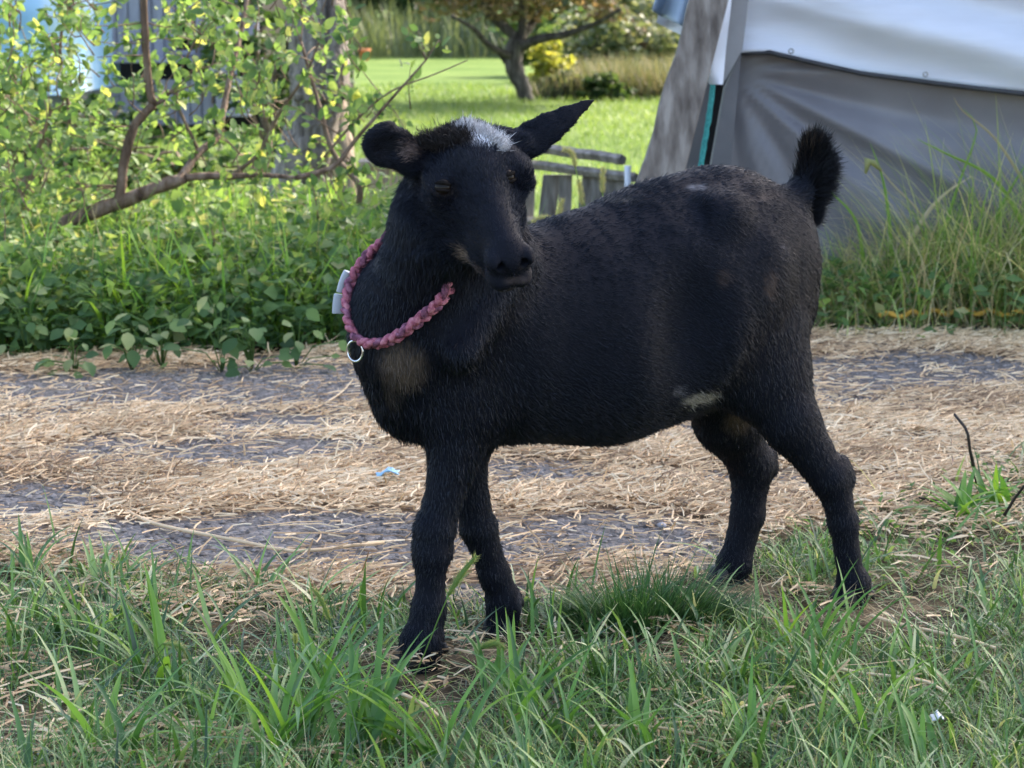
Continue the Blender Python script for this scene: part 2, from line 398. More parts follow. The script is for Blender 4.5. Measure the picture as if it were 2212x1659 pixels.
def leaf_parts(parent, P, D, Nn, L, mat, width=0.55, nvar=5, name='leaf', tpl=(OV, OF)):
    """each leaf an object; a few shared meshes"""
    key = (mat.name, width, name)
    if key not in LEAFMESH:
        LEAFMESH[key] = [mesh_np(name, tpl[0] * [1, width, 1] * [1, 1, random.uniform(.6, 1.6)], [tpl[1]], mat, tint=np.full(len(tpl[0]), (i + .5) / nvar)) for i in range(nvar)]
    ms = LEAFMESH[key]; base = wpos(parent)
    D = unit(np.asarray(D, float)); Nn = unit(Nn - D * (D * Nn).sum(1, keepdims=True)); S = np.cross(Nn, D)
    for i in range(len(P)):
        o = bpy.data.objects.new(name, ms[random.randrange(nvar)]); col.objects.link(o); o.parent = parent
        p = np.asarray(P[i]) - base; s = float(L[i])
        mt = Matrix(((D[i][0], S[i][0], Nn[i][0], 0), (D[i][1], S[i][1], Nn[i][1], 0), (D[i][2], S[i][2], Nn[i][2], 0), (0, 0, 0, 1))).to_quaternion()
        o.rotation_mode = 'QUATERNION'; o.rotation_quaternion = mt; o.scale = (s, s, s); o.location = tuple(p)
def rdir(n, up=0.3, spread=1.0):
    a = rng.uniform(0, 2 * math.pi, n)
    return unit(np.stack([np.cos(a), np.sin(a), up + spread * rng.normal(size=n) * .4], 1))

# ------------------------------------------------------------------ straw on the driveway
x, y = scatter(430000, -2.4, 2.7, 2.0, 6.3)
idr = in_drive(x, y); ok = (idr > -0.05) | ((idr > -1.0) & (y < 4.6) & (rng.random(len(x)) < .55 * np.clip((fbm(x * 4 + 3, y * 4 + 8, 3) - .42) * 5, .04, 1) * np.clip(1 + idr * .8, .2, 1)))
ok = ok & in_view(x, y)
x, y = x[ok], y[ok]; d = straw_density(x, y)
ok = rng.random(len(x)) < 0.05 + 0.95 * d ** 1.5 * np.clip(1.25 - (y - 3) * .13, .5, 1); x, y, d = x[ok], y[ok], d[ok]
n = len(x)
L = rng.uniform(0.010, 0.042, n) * np.where(rng.random(n) < 0.10, 2.6, 1); a = rng.normal(0, 0.6, n) + np.where(rng.random(n) < .25, 1.57, 0)
wd = rng.uniform(0.0006, 0.0020, n)
z0 = 0.011 + rng.random(n) * 0.016 * d; z1 = z0 + rng.normal(0, 0.006, n) + (rng.random(n) < .06) * rng.uniform(0, .022, n)
dx = np.cos(a) * L / 2; dy = np.sin(a) * L / 2; sxn = -np.sin(a) * wd; syn = np.cos(a) * wd; bend = rng.normal(0, .08, n) * L
def rowv(cx, cy, cz, w): return [np.stack([cx - sxn * w, cy - syn * w, cz], 1), np.stack([cx, cy, cz + wd * 1.2], 1), np.stack([cx + sxn * w, cy + syn * w, cz], 1)]
V = rowv(x - dx, y - dy, np.maximum(z0, .009), 1) + rowv(x + bend, y + bend, np.maximum((z0 + z1) / 2, .009) + .001, 1) + rowv(x + dx, y + dy, np.maximum(z1, .009), .7)
V = np.stack(V, 1).reshape(-1, 3)
f = np.array([(0, 1, 4, 3), (1, 2, 5, 4), (3, 4, 7, 6), (4, 5, 8, 7)]); F = ((np.arange(n) * 9)[:, None, None] + f).reshape(-1, 4)
tn = np.clip(rng.normal(.50, .27, n) + (fbm(x * 3, y * 5 + 20) - .5) * .8, 0, 1)
g = part('straw', V, [F], M['straw'], tint=np.repeat(tn, 9)); tag(g, 'loose golden straw strewn over the grey driveway', 'straw', kind='stuff')
print('straw', n)
# asphalt chips on the bare patches
x, y = scatter(85000, -2.2, 2.6, 2.95, 6.2)
d = straw_density(x, y); ok = (in_drive(x, y) > -.02) & in_view(x, y) & (rng.random(len(x)) < (1 - d) * .75); x, y = x[ok], y[ok]; n = len(x)
tv = np.array([(1, 0, 0), (.3, .9, 0), (-.8, .6, 0), (-.9, -.5, 0), (.2, -1, 0), (0.1, 0.0, .75)]); tf = np.array([(0, 1, 5), (1, 2, 5), (2, 3, 5), (3, 4, 5), (4, 0, 5)])
a = rng.uniform(0, 6.28, n); s = rng.uniform(0.002, 0.0055, n)
V = np.stack([tv[None, :, 0] * np.cos(a)[:, None] - tv[None, :, 1] * np.sin(a)[:, None], tv[None, :, 0] * np.sin(a)[:, None] + tv[None, :, 1] * np.cos(a)[:, None], np.tile(tv[None, :, 2], (n, 1))], -1) * s[:, None, None] * rng.uniform(.7, 1.3, (n, 6, 1))
V += np.stack([x, y, np.full(n, .0075)], 1)[:, None]
F = ((np.arange(n) * 6)[:, None, None] + tf).reshape(-1, 3)
g = part('gravel', V.reshape(-1, 3), [F], M['asphalt_stone'], smooth=False, tint=np.repeat(rng.random(n), 6)); tag(g, 'small dark stone chips on the bare driveway patches', 'gravel', kind='stuff')

# ------------------------------------------------------------------ foreground grass
TROD = [(895, 1462, .10), (1085, 1395, .09), (1845, 1335, .12), (1570, 1285, .10), (1000, 1440, .07), (940, 1520, .04), (1395, 1400, .07)]
def trodden(x, y):
    k = np.ones_like(x)
    for (u, v, r) in TROD:
        g_ = gp(u, v); k = np.minimum(k, np.clip((np.hypot(x - g_[0], (y - g_[1] + .02) * .8) - r * .6) / (r * .7), .10, 1))
    return k
def grass_amount(x, y):
    e = -in_drive(x, y)
    a = np.clip(e * 7 + 0.1, 0, 1)
    right = np.clip((x - 0.35) * 2.5, 0, 1) * np.clip((y - 2.85) * 1.6, 0, 1)     # dry thin area on the right
    a = a * (1 - 0.85 * right)
    a = a * np.clip(0.32 + (fbm(x * 5 + 7, y * 5 + 3, 3) - .32) * 3.4, 0.10, 1)
    return np.where(y > 4.6, 0, a) * trodden(x, y)
x, y = scatter(235000, -1.5, 1.8, 1.8, 4.6)
ok = in_view(x, y); x, y = x[ok], y[ok]; am = grass_amount(x, y); ok = rng.random(len(x)) < am; x, y, am = x[ok], y[ok], am[ok]; n = len(x)
clump = fbm(x * 7, y * 7 + 50, 3)
L = rng.uniform(0.018, 0.066, n) * (0.45 + 1.2 * clump) * np.clip(.45 + am, .5, 1.2); wd = rng.uniform(0.0013, 0.0036, n)
a0 = np.abs(rng.normal(0.5, 0.4, n)); a1 = a0 + rng.uniform(.2, 1.6, n)
tn = np.clip(rng.normal(.36, .2, n) + (rng.random(n) < .13) * .5 + (fbm(x * 2.2, y * 2.2 + 80) - .5) * .5, 0, 1)
g = blades('grass', np.stack([x, y, np.full(n, -.004)], 1), rng.uniform(0, 6.28, n), L, wd, a0, a1, M['grass'], lev=3, tint=tn)
tag(g, 'short trampled green grass along the near edge of the driveway', 'grass', kind='stuff'); print('grass', n)
# medium blades
x, y = scatter(50000, -1.45, 1.6, 1.8, 4.0); am = grass_amount(x, y); ok = in_view(x, y) & (rng.random(len(x)) < am * np.clip(1.5 * (fbm(x * 3.3 + 1, y * 3.3 + 2) - .25), 0, 1)); x, y = x[ok], y[ok]; n = len(x)
L = rng.uniform(.04, .125, n); a0 = np.abs(rng.normal(.6, .4, n)); a1 = a0 + rng.uniform(.3, 1.6, n)
g = blades('grass', np.stack([x, y, np.full(n, -.003)], 1), rng.uniform(0, 6.28, n), L, rng.uniform(.0035, .0105, n), a0, a1, M['grass'], lev=5, tint=np.clip(rng.normal(.45, .27, n), 0, 1), fold=.35)
tag(g, 'longer green grass blades standing out of the trampled turf', 'grass', kind='stuff')
# dead thatch in the turf
x, y = scatter(42000, -1.5, 1.9, 1.8, 4.7); ok = in_view(x, y) & (in_drive(x, y) < .02) & (rng.random(len(x)) < np.clip(1.15 - grass_amount(x, y) * .95, .22, 1)); x, y = x[ok], y[ok]; n = len(x)
a0 = rng.uniform(1.15, 1.55, n)
g = blades('thatch', np.stack([x, y, rng.uniform(.001, .012, n)], 1), rng.uniform(0, 6.28, n), rng.uniform(.02, .08, n), rng.uniform(.001, .0028, n), a0, a0 + rng.normal(0, .2, n), M['dry'], lev=2, tint=np.clip(rng.normal(.7, .2, n), .3, 1))
tag(g, 'dead straw coloured thatch lying between the grass blades', 'thatch', kind='stuff')

# ------------------------------------------------------------------ grass plants that can be told apart
def grass_plant(u, v, nb, lmin, lmax, w, label, mat, dirs=None, spread=.02, lean=(.2, 1.3), tn=(.5, .28), group='broad bladed grass plants in the turf', lev=7, fold=.4):
    b = gp(u, v)
    r = empty('grass_plant', b, label, 'grass plant', group)
    for i in range(nb):
        L = random.uniform(lmin, lmax)
        h = random.uniform(0, 6.28) if dirs is None else math.radians(random.choice(dirs) + random.uniform(-18, 18))
        a0 = random.uniform(*lean) * .55; a1 = a0 + random.uniform(.3, 1.25) * lean[1]
        V, F, T = blades('x', np.array([[b[0] + random.uniform(-spread, spread), b[1] + random.uniform(-spread, spread), 0]]), np.array([h]), L * 1.12, w * random.uniform(.75, 1.35), np.array([a0]), np.array([a1]), mat, lev=lev, tint=np.array([min(1, max(0, random.gauss(*tn)))]), fold=fold, prof=.62, ret=True)
        part('blade', V, [F], mat, r, tint=T)
    return r
GPS = [
 (660, 1600, 16, .10, .20, .011, 'bushy bright green broad grass plant at the bottom edge left of the goat', M['broad'], None),
 (520, 1560, 10, .08, .16, .010, 'broad grass plant with a long yellow green blade leaning to the left', M['broad'], (150, 130, 170)),
 (770, 1640, 12, .10, .17, .012, 'upright bright green grass plant at the bottom edge in front of the front hoof', M['broad'], (80, 100, 60)),
 (1130, 1560, 14, .08, .15, .010, 'broad grass plant just right of the front hooves', M['broad'], None),
 (1080, 1500, 10, .06, .12, .008, 'grass plant with upright blades in front of the far front hoof', M['broad'], (60, 90, 120)),
 (1250, 1640, 8, .07, .12, .009, 'low grass plant at the bottom edge below the belly', M['grass'], None),
 (1700, 1420, 14, .07, .13, .009, 'grass plant with arching blades between the hind hooves', M['broad'], None),
 (1790, 1430, 10, .08, .14, .008, 'grass plant with straight blades in front of the near hind hoof', M['broad'], (30, 50, 80, 130)),
 (1620, 1620, 7, .06, .11, .008, 'thin grass plant at the bottom edge below the hind legs', M['broad'], (90, 110)),
 (2000, 1655, 6, .06, .12, .010, 'grass plant with one upright yellow green blade at the bottom right', M['broad'], (90, 80)),
 (2080, 1135, 20, .06, .11, .020, 'leafy grass plant beside the dark stick at the right edge', M['broad'], None),
 (560, 1290, 9, .07, .12, .008, 'grass plant with a long blade reaching over the bare driveway patch', M['grass'], (150, 130, 30)),
 (700, 1330, 10, .06, .12, .010, 'grass plant left of the near front leg at the driveway edge', M['grass'], (20, 40, 60, 160)),
 (110, 1330, 10, .05, .09, .007, 'grass plant with upright blades at the left edge of the photo', M['grass'], None),
 (330, 1330, 9, .05, .10, .008, 'flattened pale grass plant at the left driveway edge', M['grass'], None),
 (420, 1640, 8, .07, .12, .008, 'thin grass plant at the bottom left corner area', M['broad'], None),
 (900, 1540, 7, .05, .09, .008, 'small grass plant directly in front of the near front hoof', M['broad'], None),
 (1420, 1500, 8, .05, .09, .008, 'grass plant with pale arching blades below the dark tuft', M['grass'], None),
 (1180, 1400, 8, .05, .09, .006, 'slim grass plant between the far front hoof and the dark tuft', M['broad'], (40, 80, 120)),
]
GPS += [
 (330, 1480, 12, .09, .15, .012, 'cool green broad grass plant in the middle of the left turf', M['broad'], None),
 (180, 1400, 12, .07, .12, .011, 'broad grass plant with flattened blades near the left edge', M['broad'], (0, 20, 160, 180)),
 (250, 1650, 12, .09, .15, .012, 'broad grass plant cut by the bottom edge at lower left', M['broad'], None),
 (700, 1480, 10, .09, .14, .013, 'broad grass plant with one wide blue green blade left of the near front hoof', M['broad'], (150, 120, 40)),
 (1380, 1620, 10, .08, .13, .010, 'broad grass plant at the bottom edge right of centre', M['broad'], None),
 (1880, 1600, 9, .07, .12, .010, 'broad grass plant left of the white paper scrap', M['broad'], None),
 (600, 1650, 16, .12, .20, .012, 'wide arching grass plant cut by the bottom edge left of the upright one', M['broad'], None),
 (820, 1620, 12, .09, .16, .011, 'low arching grass plant below the near front hoof at the bottom edge', M['broad'], None),
 (960, 1650, 12, .09, .15, .012, 'flat spreading grass plant at the bottom edge left of centre', M['broad'], (10, 30, 170, 150)),
 (470, 1400, 10, .07, .13, .008, 'grass plant with crossing blades in the left turf', M['grass'], None),
 (230, 1290, 12, .06, .12, .008, 'grass plant sprouting over the straw at far left', M['grass'], (100, 130, 60, 30)),
 (60, 1260, 10, .06, .12, .008, 'grass plant leaning over the asphalt in the left corner of the driveway edge', M['broad'], (120, 60, 90)),
 (1300, 1480, 10, .06, .11, .008, 'grass plant with mixed blades just below the dark tuft', M['grass'], None),
 (1560, 1480, 12, .07, .12, .008, 'grass plant in front of the far hind hoof', M['grass'], None),
 (1760, 1520, 12, .08, .13, .009, 'wide grass plant below the near hind hoof', M['broad'], None),
 (1950, 1450, 8, .06, .11, .007, 'grass plant with a long flat blade right of the near hind hoof', M['grass'], None),
 (1180, 1600, 12, .08, .14, .010, 'grass plant with pale broad blades at the bottom centre', M['broad'], None),
 (150, 1560, 10, .07, .12, .007, 'dull green grass plant near the bottom left corner', M['grass'], None),
 (2150, 1105, 14, .06, .10, .018, 'second leafy grass plant behind the one at the dark stick', M['broad'], None),
]
for a in GPS:
    grass_plant(*a)
# the dense dark tuft
b = gp(1395, 1352)
t = empty('grass_tuft', b, 'dense dark green grass tuft beside the straw between front and hind legs', 'grass tuft')
n = 1500
lobe = rng.integers(0, 5, n); rx = np.array([-.08, -.03, .02, .07, .11])[lobe] + rng.normal(0, .024, n); ry = np.array([.01, -.03, .02, -.01, .02])[lobe] + rng.normal(0, .018, n)
hd = np.arctan2(ry * 1.2 + rng.normal(0, .03, n), rx + rng.normal(0, .03, n)); ln = np.clip(1.1 - np.hypot(rx / .22, ry / .12), .3, 1) * np.array([.75, 1.0, .85, 1.0, .7])[lobe] * rng.uniform(.5, 1.1, n)
V, F, T = blades('x', np.stack([b[0] + rx, b[1] + ry, np.zeros(n)], 1), hd, rng.uniform(.085, .165, n) * ln, rng.uniform(.002, .0042, n), np.abs(rng.normal(.3, .2, n)) + np.abs(rx) * 2, .4 + np.abs(rx) * 4 + rng.random(n) * .9, M['darktuft'], lev=4, tint=np.clip(rng.normal(.45, .25, n), 0, 1), ret=True)
part('blades', V, [F], M['darktuft'], t, tint=T, kind='stuff')

# foxtail grass: stem + bristly head + leaves
M['foxtail'] = leaf_mat('foxtail_heads', [(0.0, (0.10, 0.20, 0.045)), (0.5, (0.20, 0.29, 0.09)), (1.0, (0.42, 0.40, 0.22))], trans=0.5, rough=0.6)
def foxtail(pts, Y0, headlen, headr, label, group, mat=None, tn=.4, nb=0, stem_r=.0009):
    """pts: stem as (u,v) from base to head tip"""
    mat = mat or M['foxtail']
    P = np.array([px(u, v, Y0 + k * 0.0) for k, (u, v) in enumerate(pts)])
    P = smooth_path(P, 26)
    r = empty('foxtail_grass', P[0], label, 'grass stalk', group)
    d = np.concatenate([[0], np.cumsum(np.linalg.norm(np.diff(P, axis=0), axis=1))]); tot = d[-1]
    V, F = tube_vf(P, np.full(len(P), stem_r), 5); part('stem', V, F, mat, r, tint=np.full(len(V), tn * .6))
    ht = np.linspace(tot - headlen, tot, 14); H = np.stack([np.interp(ht, d, P[:, k]) for k in range(3)], 1)
    s = np.linspace(0, 1, 14); R = headr * np.clip(np.sin(np.pi * (s * .86 + .1)) ** .5, .15, 1) * (1 - .25 * s)
    V, F = tube_vf(H, R * .75, 8, knob=.12)
    hp = part('seed_head', V, F, mat, r, tint=np.full(len(V), tn))
    n = 420; k = rng.random(n) * 12.9; i = k.astype(int); f = (k - i)[:, None]
    T_, N_, B_ = frames(H); c = H[i] * (1 - f) + H[np.minimum(i + 1, 13)] * f; a = rng.uniform(0, 6.28, n)[:, None]
    o_ = np.cos(a) * N_[i] + np.sin(a) * B_[i]; Dd = unit(o_ + T_[i] * .9)
    q = c + o_ * (R[i] * .6)[:, None]; tip = q + Dd * (headr * 1.5); sdv = unit(np.cross(Dd, rng.normal(size=(n, 3)))) * .00022 * (Y0 / 2.7)
    V = np.stack([q - sdv, q + sdv, tip], 1).reshape(-1, 3); F = np.arange(3 * n).reshape(-1, 3)
    b_ = part('bristle', V, [F], mat, hp, tint=np.full(3 * n, min(1, tn + .35)), kind='stuff')
    return r
foxtail([(850, 1560), (905, 1440), (950, 1330), (975, 1275), (1005, 1230), (1030, 1200)], 2.62, .062, .0052, 'bright green foxtail head leaning across the near front leg', 'foxtail grass stalks by the hooves', tn=.35)
foxtail([(1020, 1640), (1060, 1540), (1095, 1470), (1120, 1410), (1150, 1385), (1165, 1405)] if False else [(1005, 1600), (1030, 1500), (1030, 1445), (1040, 1400), (1075, 1390), (1090, 1405)], 2.60, .035, .0048, 'bent green foxtail head below the near front hoof', 'foxtail grass stalks by the hooves', tn=.3)
foxtail([(560, 1600), (430, 1500), (370, 1440), (340, 1405), (355, 1390), (395, 1400), (410, 1430)], 2.6, .045, .0045, 'drooping green foxtail head low in the left grass', 'foxtail grass stalks by the hooves', tn=.5)
foxtail([(735, 1560), (730, 1420), (712, 1340), (690, 1290), (672, 1270)], 2.72, .05, .004, 'green foxtail head standing left of the near front leg', 'foxtail grass stalks by the hooves', tn=.4)
foxtail([(640, 1650), (655, 1500), (640, 1420), (638, 1370)], 2.5, .012, .0025, 'thin upright grass stalk in the middle of the left grass', 'foxtail grass stalks by the hooves', tn=.4)
foxtail([(1640, 1470), (1700, 1400), (1712, 1330), (1700, 1300)], 2.95, .012, .0025, 'slim grass stalk between the hind legs', 'foxtail grass stalks by the hooves', tn=.3)

# ------------------------------------------------------------------ long straws, sticks and scraps
def stick(name, pts, r0, r1, mat, label, cat, z=0.014, group=None, n=16, tn=.6):
    P = np.array([gp(p[0], p[1], p[2] if len(p) > 2 else z) for p in pts]); P = smooth_path(P, n)
    V, F = tube_vf(P, np.linspace(r0, r1, n), 6, knob=.08); o = part(name, V, F, mat, tint=np.full(len(V), tn)); tag(o, label, cat, group); return o
stick('straw_stalk', [(200, 1052), (260, 1095), (330, 1130), (420, 1150), (500, 1165), (640, 1192), (740, 1180), (830, 1172)], .0035, .003, M['straw'], 'longest straw stalk curving over the bare driveway patch left of the front leg', 'straw', tn=.75)
stick('straw_stalk', [(665, 885), (700, 872), (740, 845), (762, 820)], .0022, .0015, M['straw'], 'thin bent straw stalk near the chest at the far side of the driveway', 'straw', tn=.85)
stick('straw_stalk', [(1800, 1440), (1850, 1452), (1990, 1470), (2050, 1500)], .0024, .002, M['straw'], 'long pale stalk in the grass behind the near hind hoof', 'straw', z=.02, tn=.9)
stick('straw_stalk', [(1880, 1330), (1950, 1350), (2080, 1378), (2150, 1400)], .003, .002, M['straw'], 'thick pale stalk pointing right from the near hind hoof', 'straw', z=.02, tn=.8)
stick('straw_stalk', [(870, 1500), (920, 1525), (945, 1545)], .003, .002, M['straw'], 'short thick straw lying just in front of the near front hoof', 'straw', z=.03, tn=.75)
stick('straw_stalk', [(1270, 1570), (1400, 1570), (1500, 1585)], .0024, .002, M['dry'], 'pale dry stem lying in the grass below the belly', 'straw', z=.025, tn=.9)
M['darkstick'] = surf_mat('dark_stick', [(0.02, 0.018, 0.016), (0.05, 0.04, 0.035)], bump=.5)
stick('stick', [(2062, 895, .16), (2088, 930, .14), (2096, 975, .10), (2110, 1040, .03)], .0022, .0036, M['darkstick'], 'thin dark stick standing in the dry grass right of the hind leg', 'stick')
stick('stick', [(2212, 1050, .09), (2190, 1080, .06), (2170, 1112, .03)], .002, .003, M['darkstick'], 'short dark stick at the right edge beside the leafy plant', 'stick')
stick('stick', [(1985, 1075, .03), (2030, 1085, .02), (2060, 1092, .015)], .002, .0035, M['darkstick'], 'dark stick lying low left of the leafy plant', 'stick')
def scrap(name, u, v, sx, sy, colr, label, cat, z=.02, rough=.5):
    c = gp(u, v, z); m = surf_mat(name + '_' + cat.replace(' ', '_'), [tuple(np.array(colr) * .8), colr], scale=200, rough=rough, bump=.3, bscale=300)
    k = 7; X, Y = np.meshgrid(np.linspace(-1, 1, k), np.linspace(-1, 1, k)); Z = rng.normal(0, .12, (k, k)) + .3 * np.sin(X * 3 + 1)
    q = 1 - .25 * rng.random((k, k)); V = np.stack([c[0] + X * sx * q, c[1] + Y * sy * q, c[2] + Z * min(sx, sy) * 1.0], -1).reshape(-1, 3)
    i = (np.arange(k - 1)[:, None] * k + np.arange(k - 1)).ravel(); o = part(name, V, [np.stack([i, i + 1, i + k + 1, i + k], 1)], m)
    sm = o.modifiers.new('thick', 'SOLIDIFY'); sm.thickness = .0012; tag(o, label, cat); return o
scrap('plastic_scrap', 838, 1019, .022, .016, (0.30, 0.55, 0.80), 'crumpled light blue plastic scrap on the straw left of the front leg', 'plastic scrap', z=.036)
scrap('paper_scrap', 2024, 1546, .008, .012, (0.85, 0.85, 0.88), 'small white paper scrap in the grass at bottom right', 'paper scrap', z=.03)
def pebble(u, v, r, colr, label):
    import bmesh
    bm = bmesh.new(); bmesh.ops.create_icosphere(bm, subdivisions=2, radius=r)
    for vv in bm.verts: vv.co *= random.uniform(.8, 1.15); vv.co.z *= .6
    me = bpy.data.meshes.new('pebble'); bm.to_mesh(me); bm.free()
    for p_ in me.polygons: p_.use_smooth = True
    me.materials.append(surf_mat('pebble_stone', [tuple(np.array(colr) * .7), colr], scale=90))
    o = bpy.data.objects.new('pebble', me); col.objects.link(o); p_ = gp(u, v, .012); o.location = tuple(p_); tag(o, label, 'pebble')
pebble(1158, 1252, .007, (.62, .62, .68), 'small pale pebble on the driveway behind the far front leg')
pebble(640, 1006, .006, (.45, .45, .5), 'small grey pebble in the bare patch left of the goat')
pebble(1430, 1040 + 95, .008, (.35, .35, .38), 'grey stone in the straw left of the far hind leg')


# ------------------------------------------------------------------ tent / tarp shelter on the right
M['tarp_grey'] = surf_mat('grey_tarp', [(.135, .130, .148), (.165, .160, .180), (.195, .19, .21)], scale=5, rough=.42, bump=.25, bscale=120, bdist=.001, spec=.5, trans=.05)
M['tarp_dark'] = surf_mat('dark_grey_tarp', [(.10, .10, .112), (.15, .148, .16)], scale=6, rough=.55, bump=.2, spec=.4)
M['tarp_light'] = surf_mat('pale_tarp', [(.46, .45, .46), (.62, .63, .68), (.70, .72, .79), (.74, .76, .83)], scale=2.6, rough=.4, bump=.3, bscale=60, bdist=.002, spec=.45, trans=.12, stretch=(.5, .5, 3.2))
M['tarp_blue'] = surf_mat('pale_blue_tarp', [(.26, .33, .44), (.42, .50, .60)], scale=6, rough=.4, bump=.2, trans=.15)
tent = empty('tarp_shelter', (1.9, 6.4, 0), 'grey and pale blue tarp shelter with a wrinkled front wall right of the goat', 'tent')
def wall_y(x): return 6.0 - .16 * (x - .54)
def edge_x(z): return .545 + .075 * z / .72 + .0 * z           # leaning left corner
def seam_z(x):
    y = wall_y(x); u = W0 / 2 + FPX * x / y
    v = np.interp(u, [1560, 1597, 1640, 1672, 1760, 1871, 2050, 2212, 2700], [112, 110, 106, 106, 126, 150, 173, 192, 250]); return CAM_H - (v + 5) * y / FPX
def folds(s, z):
    """folds fan out of the upper left corner and hang below the seam"""
    r = np.hypot(s, .66 - z); th = np.arctan2(.66 - z, s + .02)
    f = .017 * np.clip(r * 3, 0, 1) * np.exp(-r * .9) * (np.sin(th * 17 + r * 2) + .5 * np.sin(th * 31 + 1 + r * 4) * fbm(s * 5, z * 5))
    f = f + .034 * np.exp(-((th - .72 + .1 * r) / .05) ** 2) * np.clip(r * 4, 0, 1) * np.exp(-(r / .55) ** 3) + .030 * np.exp(-((th - .45) / .035) ** 2) * np.clip(r * 3 - .4, 0, 1) * np.exp(-(r / .8) ** 3) + .022 * np.exp(-((th - 1.05) / .05) ** 2) * np.clip(r * 4, 0, 1) * np.exp(-(r / .45) ** 3)
    return f + .012 * (fbm(s * 4, z * 5) - .5) + .010 * np.sin(s * 5.2 + z * 1.5) * (1 - np.exp(-s))
ss = np.linspace(0, 2.9, 180); zz = np.linspace(0, 1, 60)
S_, T_ = np.meshgrid(ss, zz); X0 = .62 + S_ ; zt = seam_z(X0) + .06; Zw = T_ * zt
Xw = edge_x(Zw) + S_; Yw = wall_y(Xw) - folds(S_, Zw)
i = (np.arange(59)[:, None] * 180 + np.arange(179)).ravel(); GF = np.stack([i, i + 1, i + 181, i + 180], 1)
o = part('front_wall', np.stack([Xw, Yw, Zw], -1).reshape(-1, 3), [GF], M['tarp_grey'], tent)
# side wall going back from the corner
zz2 = np.linspace(0, 1.35, 40); dd2 = np.linspace(0, 2.0, 40); D_, Z_ = np.meshgrid(dd2, zz2)
Xs = edge_x(Z_) - .02 * np.sin(D_ * 2) - .015 * np.sin(Z_ * 9 + D_ * 3) + D_ * .055 - .03 * np.clip(D_, 0, .2) / .2
Ys = wall_y(.55) + D_
i = (np.arange(39)[:, None] * 40 + np.arange(39)).ravel(); o = part('side_wall', np.stack([Xs, Ys, Z_], -1).reshape(-1, 3), [np.stack([i, i + 1, i + 41, i + 40], 1)], M['tarp_dark'], tent)
# upper tarp: hangs over the front wall, continues to the roof
ss = np.linspace(-.0, 2.9, 160); zz = np.linspace(0, 1, 70); S_, T_ = np.meshgrid(ss, zz); X0 = .625 + S_
zb = seam_z(X0); Zu = zb + T_ * (1.4 - zb)
bulge = .035 + .05 * T_ + .022 * np.exp(-T_ * 7)
w_ = .034 * np.sin(Zu * 22 + S_ * 5.6 + 1.3 * np.sin(S_ * 2.2)) * np.clip(S_ * 3, 0, 1) * (.4 + fbm(S_ * 2, Zu * 3)) + .014 * np.clip(fbm(S_ * 2.5 + Zu * 3, Zu * 14 + S_ * 3, 3) - .5, 0, 1) * 3 + .012 * np.sin(Zu * 37 + S_ * 9) * np.clip(S_ * 3, 0, 1) + .02 * (fbm(S_ * 3, Zu * 8, 3) - .5)
Yu = wall_y(X0) - bulge - w_ + np.clip(Zu - 1.05, 0, 1) * 2.0
Xu = edge_x(Zu) + S_ - .02
i = (np.arange(69)[:, None] * 160 + np.arange(159)).ravel(); up_t = part('upper_tarp', np.stack([Xu, Yu, Zu], -1).reshape(-1, 3), [np.stack([i, i + 1, i + 161, i + 160], 1)], M['tarp_light'], tent)
mo = up_t.modifiers.new('t', 'SOLIDIFY'); mo.thickness = .004
# dark tube along the upper tarp hem, standing for the shadow under it
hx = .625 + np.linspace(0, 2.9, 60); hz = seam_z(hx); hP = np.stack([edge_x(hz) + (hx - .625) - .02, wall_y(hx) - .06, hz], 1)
Vv, Ff = tube_vf(hP + [0, .006, -.004], .007, 6); part('binding', Vv, Ff, surf_mat('dark_binding', [(.03, .03, .035), (.06, .06, .065)], rough=.6, bump=.2), up_t)  # binding tube and its dark colour stand for the seam's shadow line
M['grommet'] = surf_mat('grommet', [(.25, .25, .25), (.45, .45, .45)], rough=.3, metal=1, bump=0)
for (u, v) in ((1707, 110), (1996, 160)):
    c = px(u, v, 5.86); a = np.linspace(0, 2 * math.pi, 17); Vv, Ff = tube_vf(c + np.stack([np.cos(a) * .006, 0 * a - .02, np.sin(a) * .006], 1), .002, 6, cap=False); part('grommet', Vv, Ff, M['grommet'], up_t)
# flap wrapped round the corner
n1, n2 = 14, 30; a_, b_ = np.meshgrid(np.linspace(0, 1, n1), np.linspace(0, 1, n2))
ul = np.interp(b_, [0, .75, .88, 1], [1548, 1512, 1519, 1532]); ur = np.interp(b_, [0, 1], [1586, 1561]); vv = -60 + 242 * b_
Pf = np.zeros(a_.shape + (3,))
for i1_ in range(n2):
    for j1_ in range(n1): Pf[i1_, j1_] = px(ul[i1_, j1_] * (1 - a_[i1_, j1_]) + ur[i1_, j1_] * a_[i1_, j1_], vv[i1_, j1_], 5.80)
Pf[..., 1] -= .025 * np.sin(a_ * 3.1) + .008 * np.sin(b_ * 9 + a_ * 5)
i = (np.arange(n2 - 1)[:, None] * n1 + np.arange(n1 - 1)).ravel(); part('corner_flap', Pf.reshape(-1, 3), [np.stack([i, i + 1, i + n1 + 1, i + n1], 1)], M['tarp_light'], tent)
M['teal'] = surf_mat('teal_rope', [(.03, .22, .22), (.08, .42, .40)], scale=200, rough=.7, bump=.5, bscale=500)
rp = smooth_path(np.array([px(1541, 165, 5.84), px(1536, 220, 5.84), px(1525, 290, 5.84), px(1513, 365, 5.84), px(1492, 520, 5.84)]), 30)
Vv, Ff = tube_vf(rp, .0075, 8, knob=.1); part('rope', Vv, Ff, M['teal'], tent)
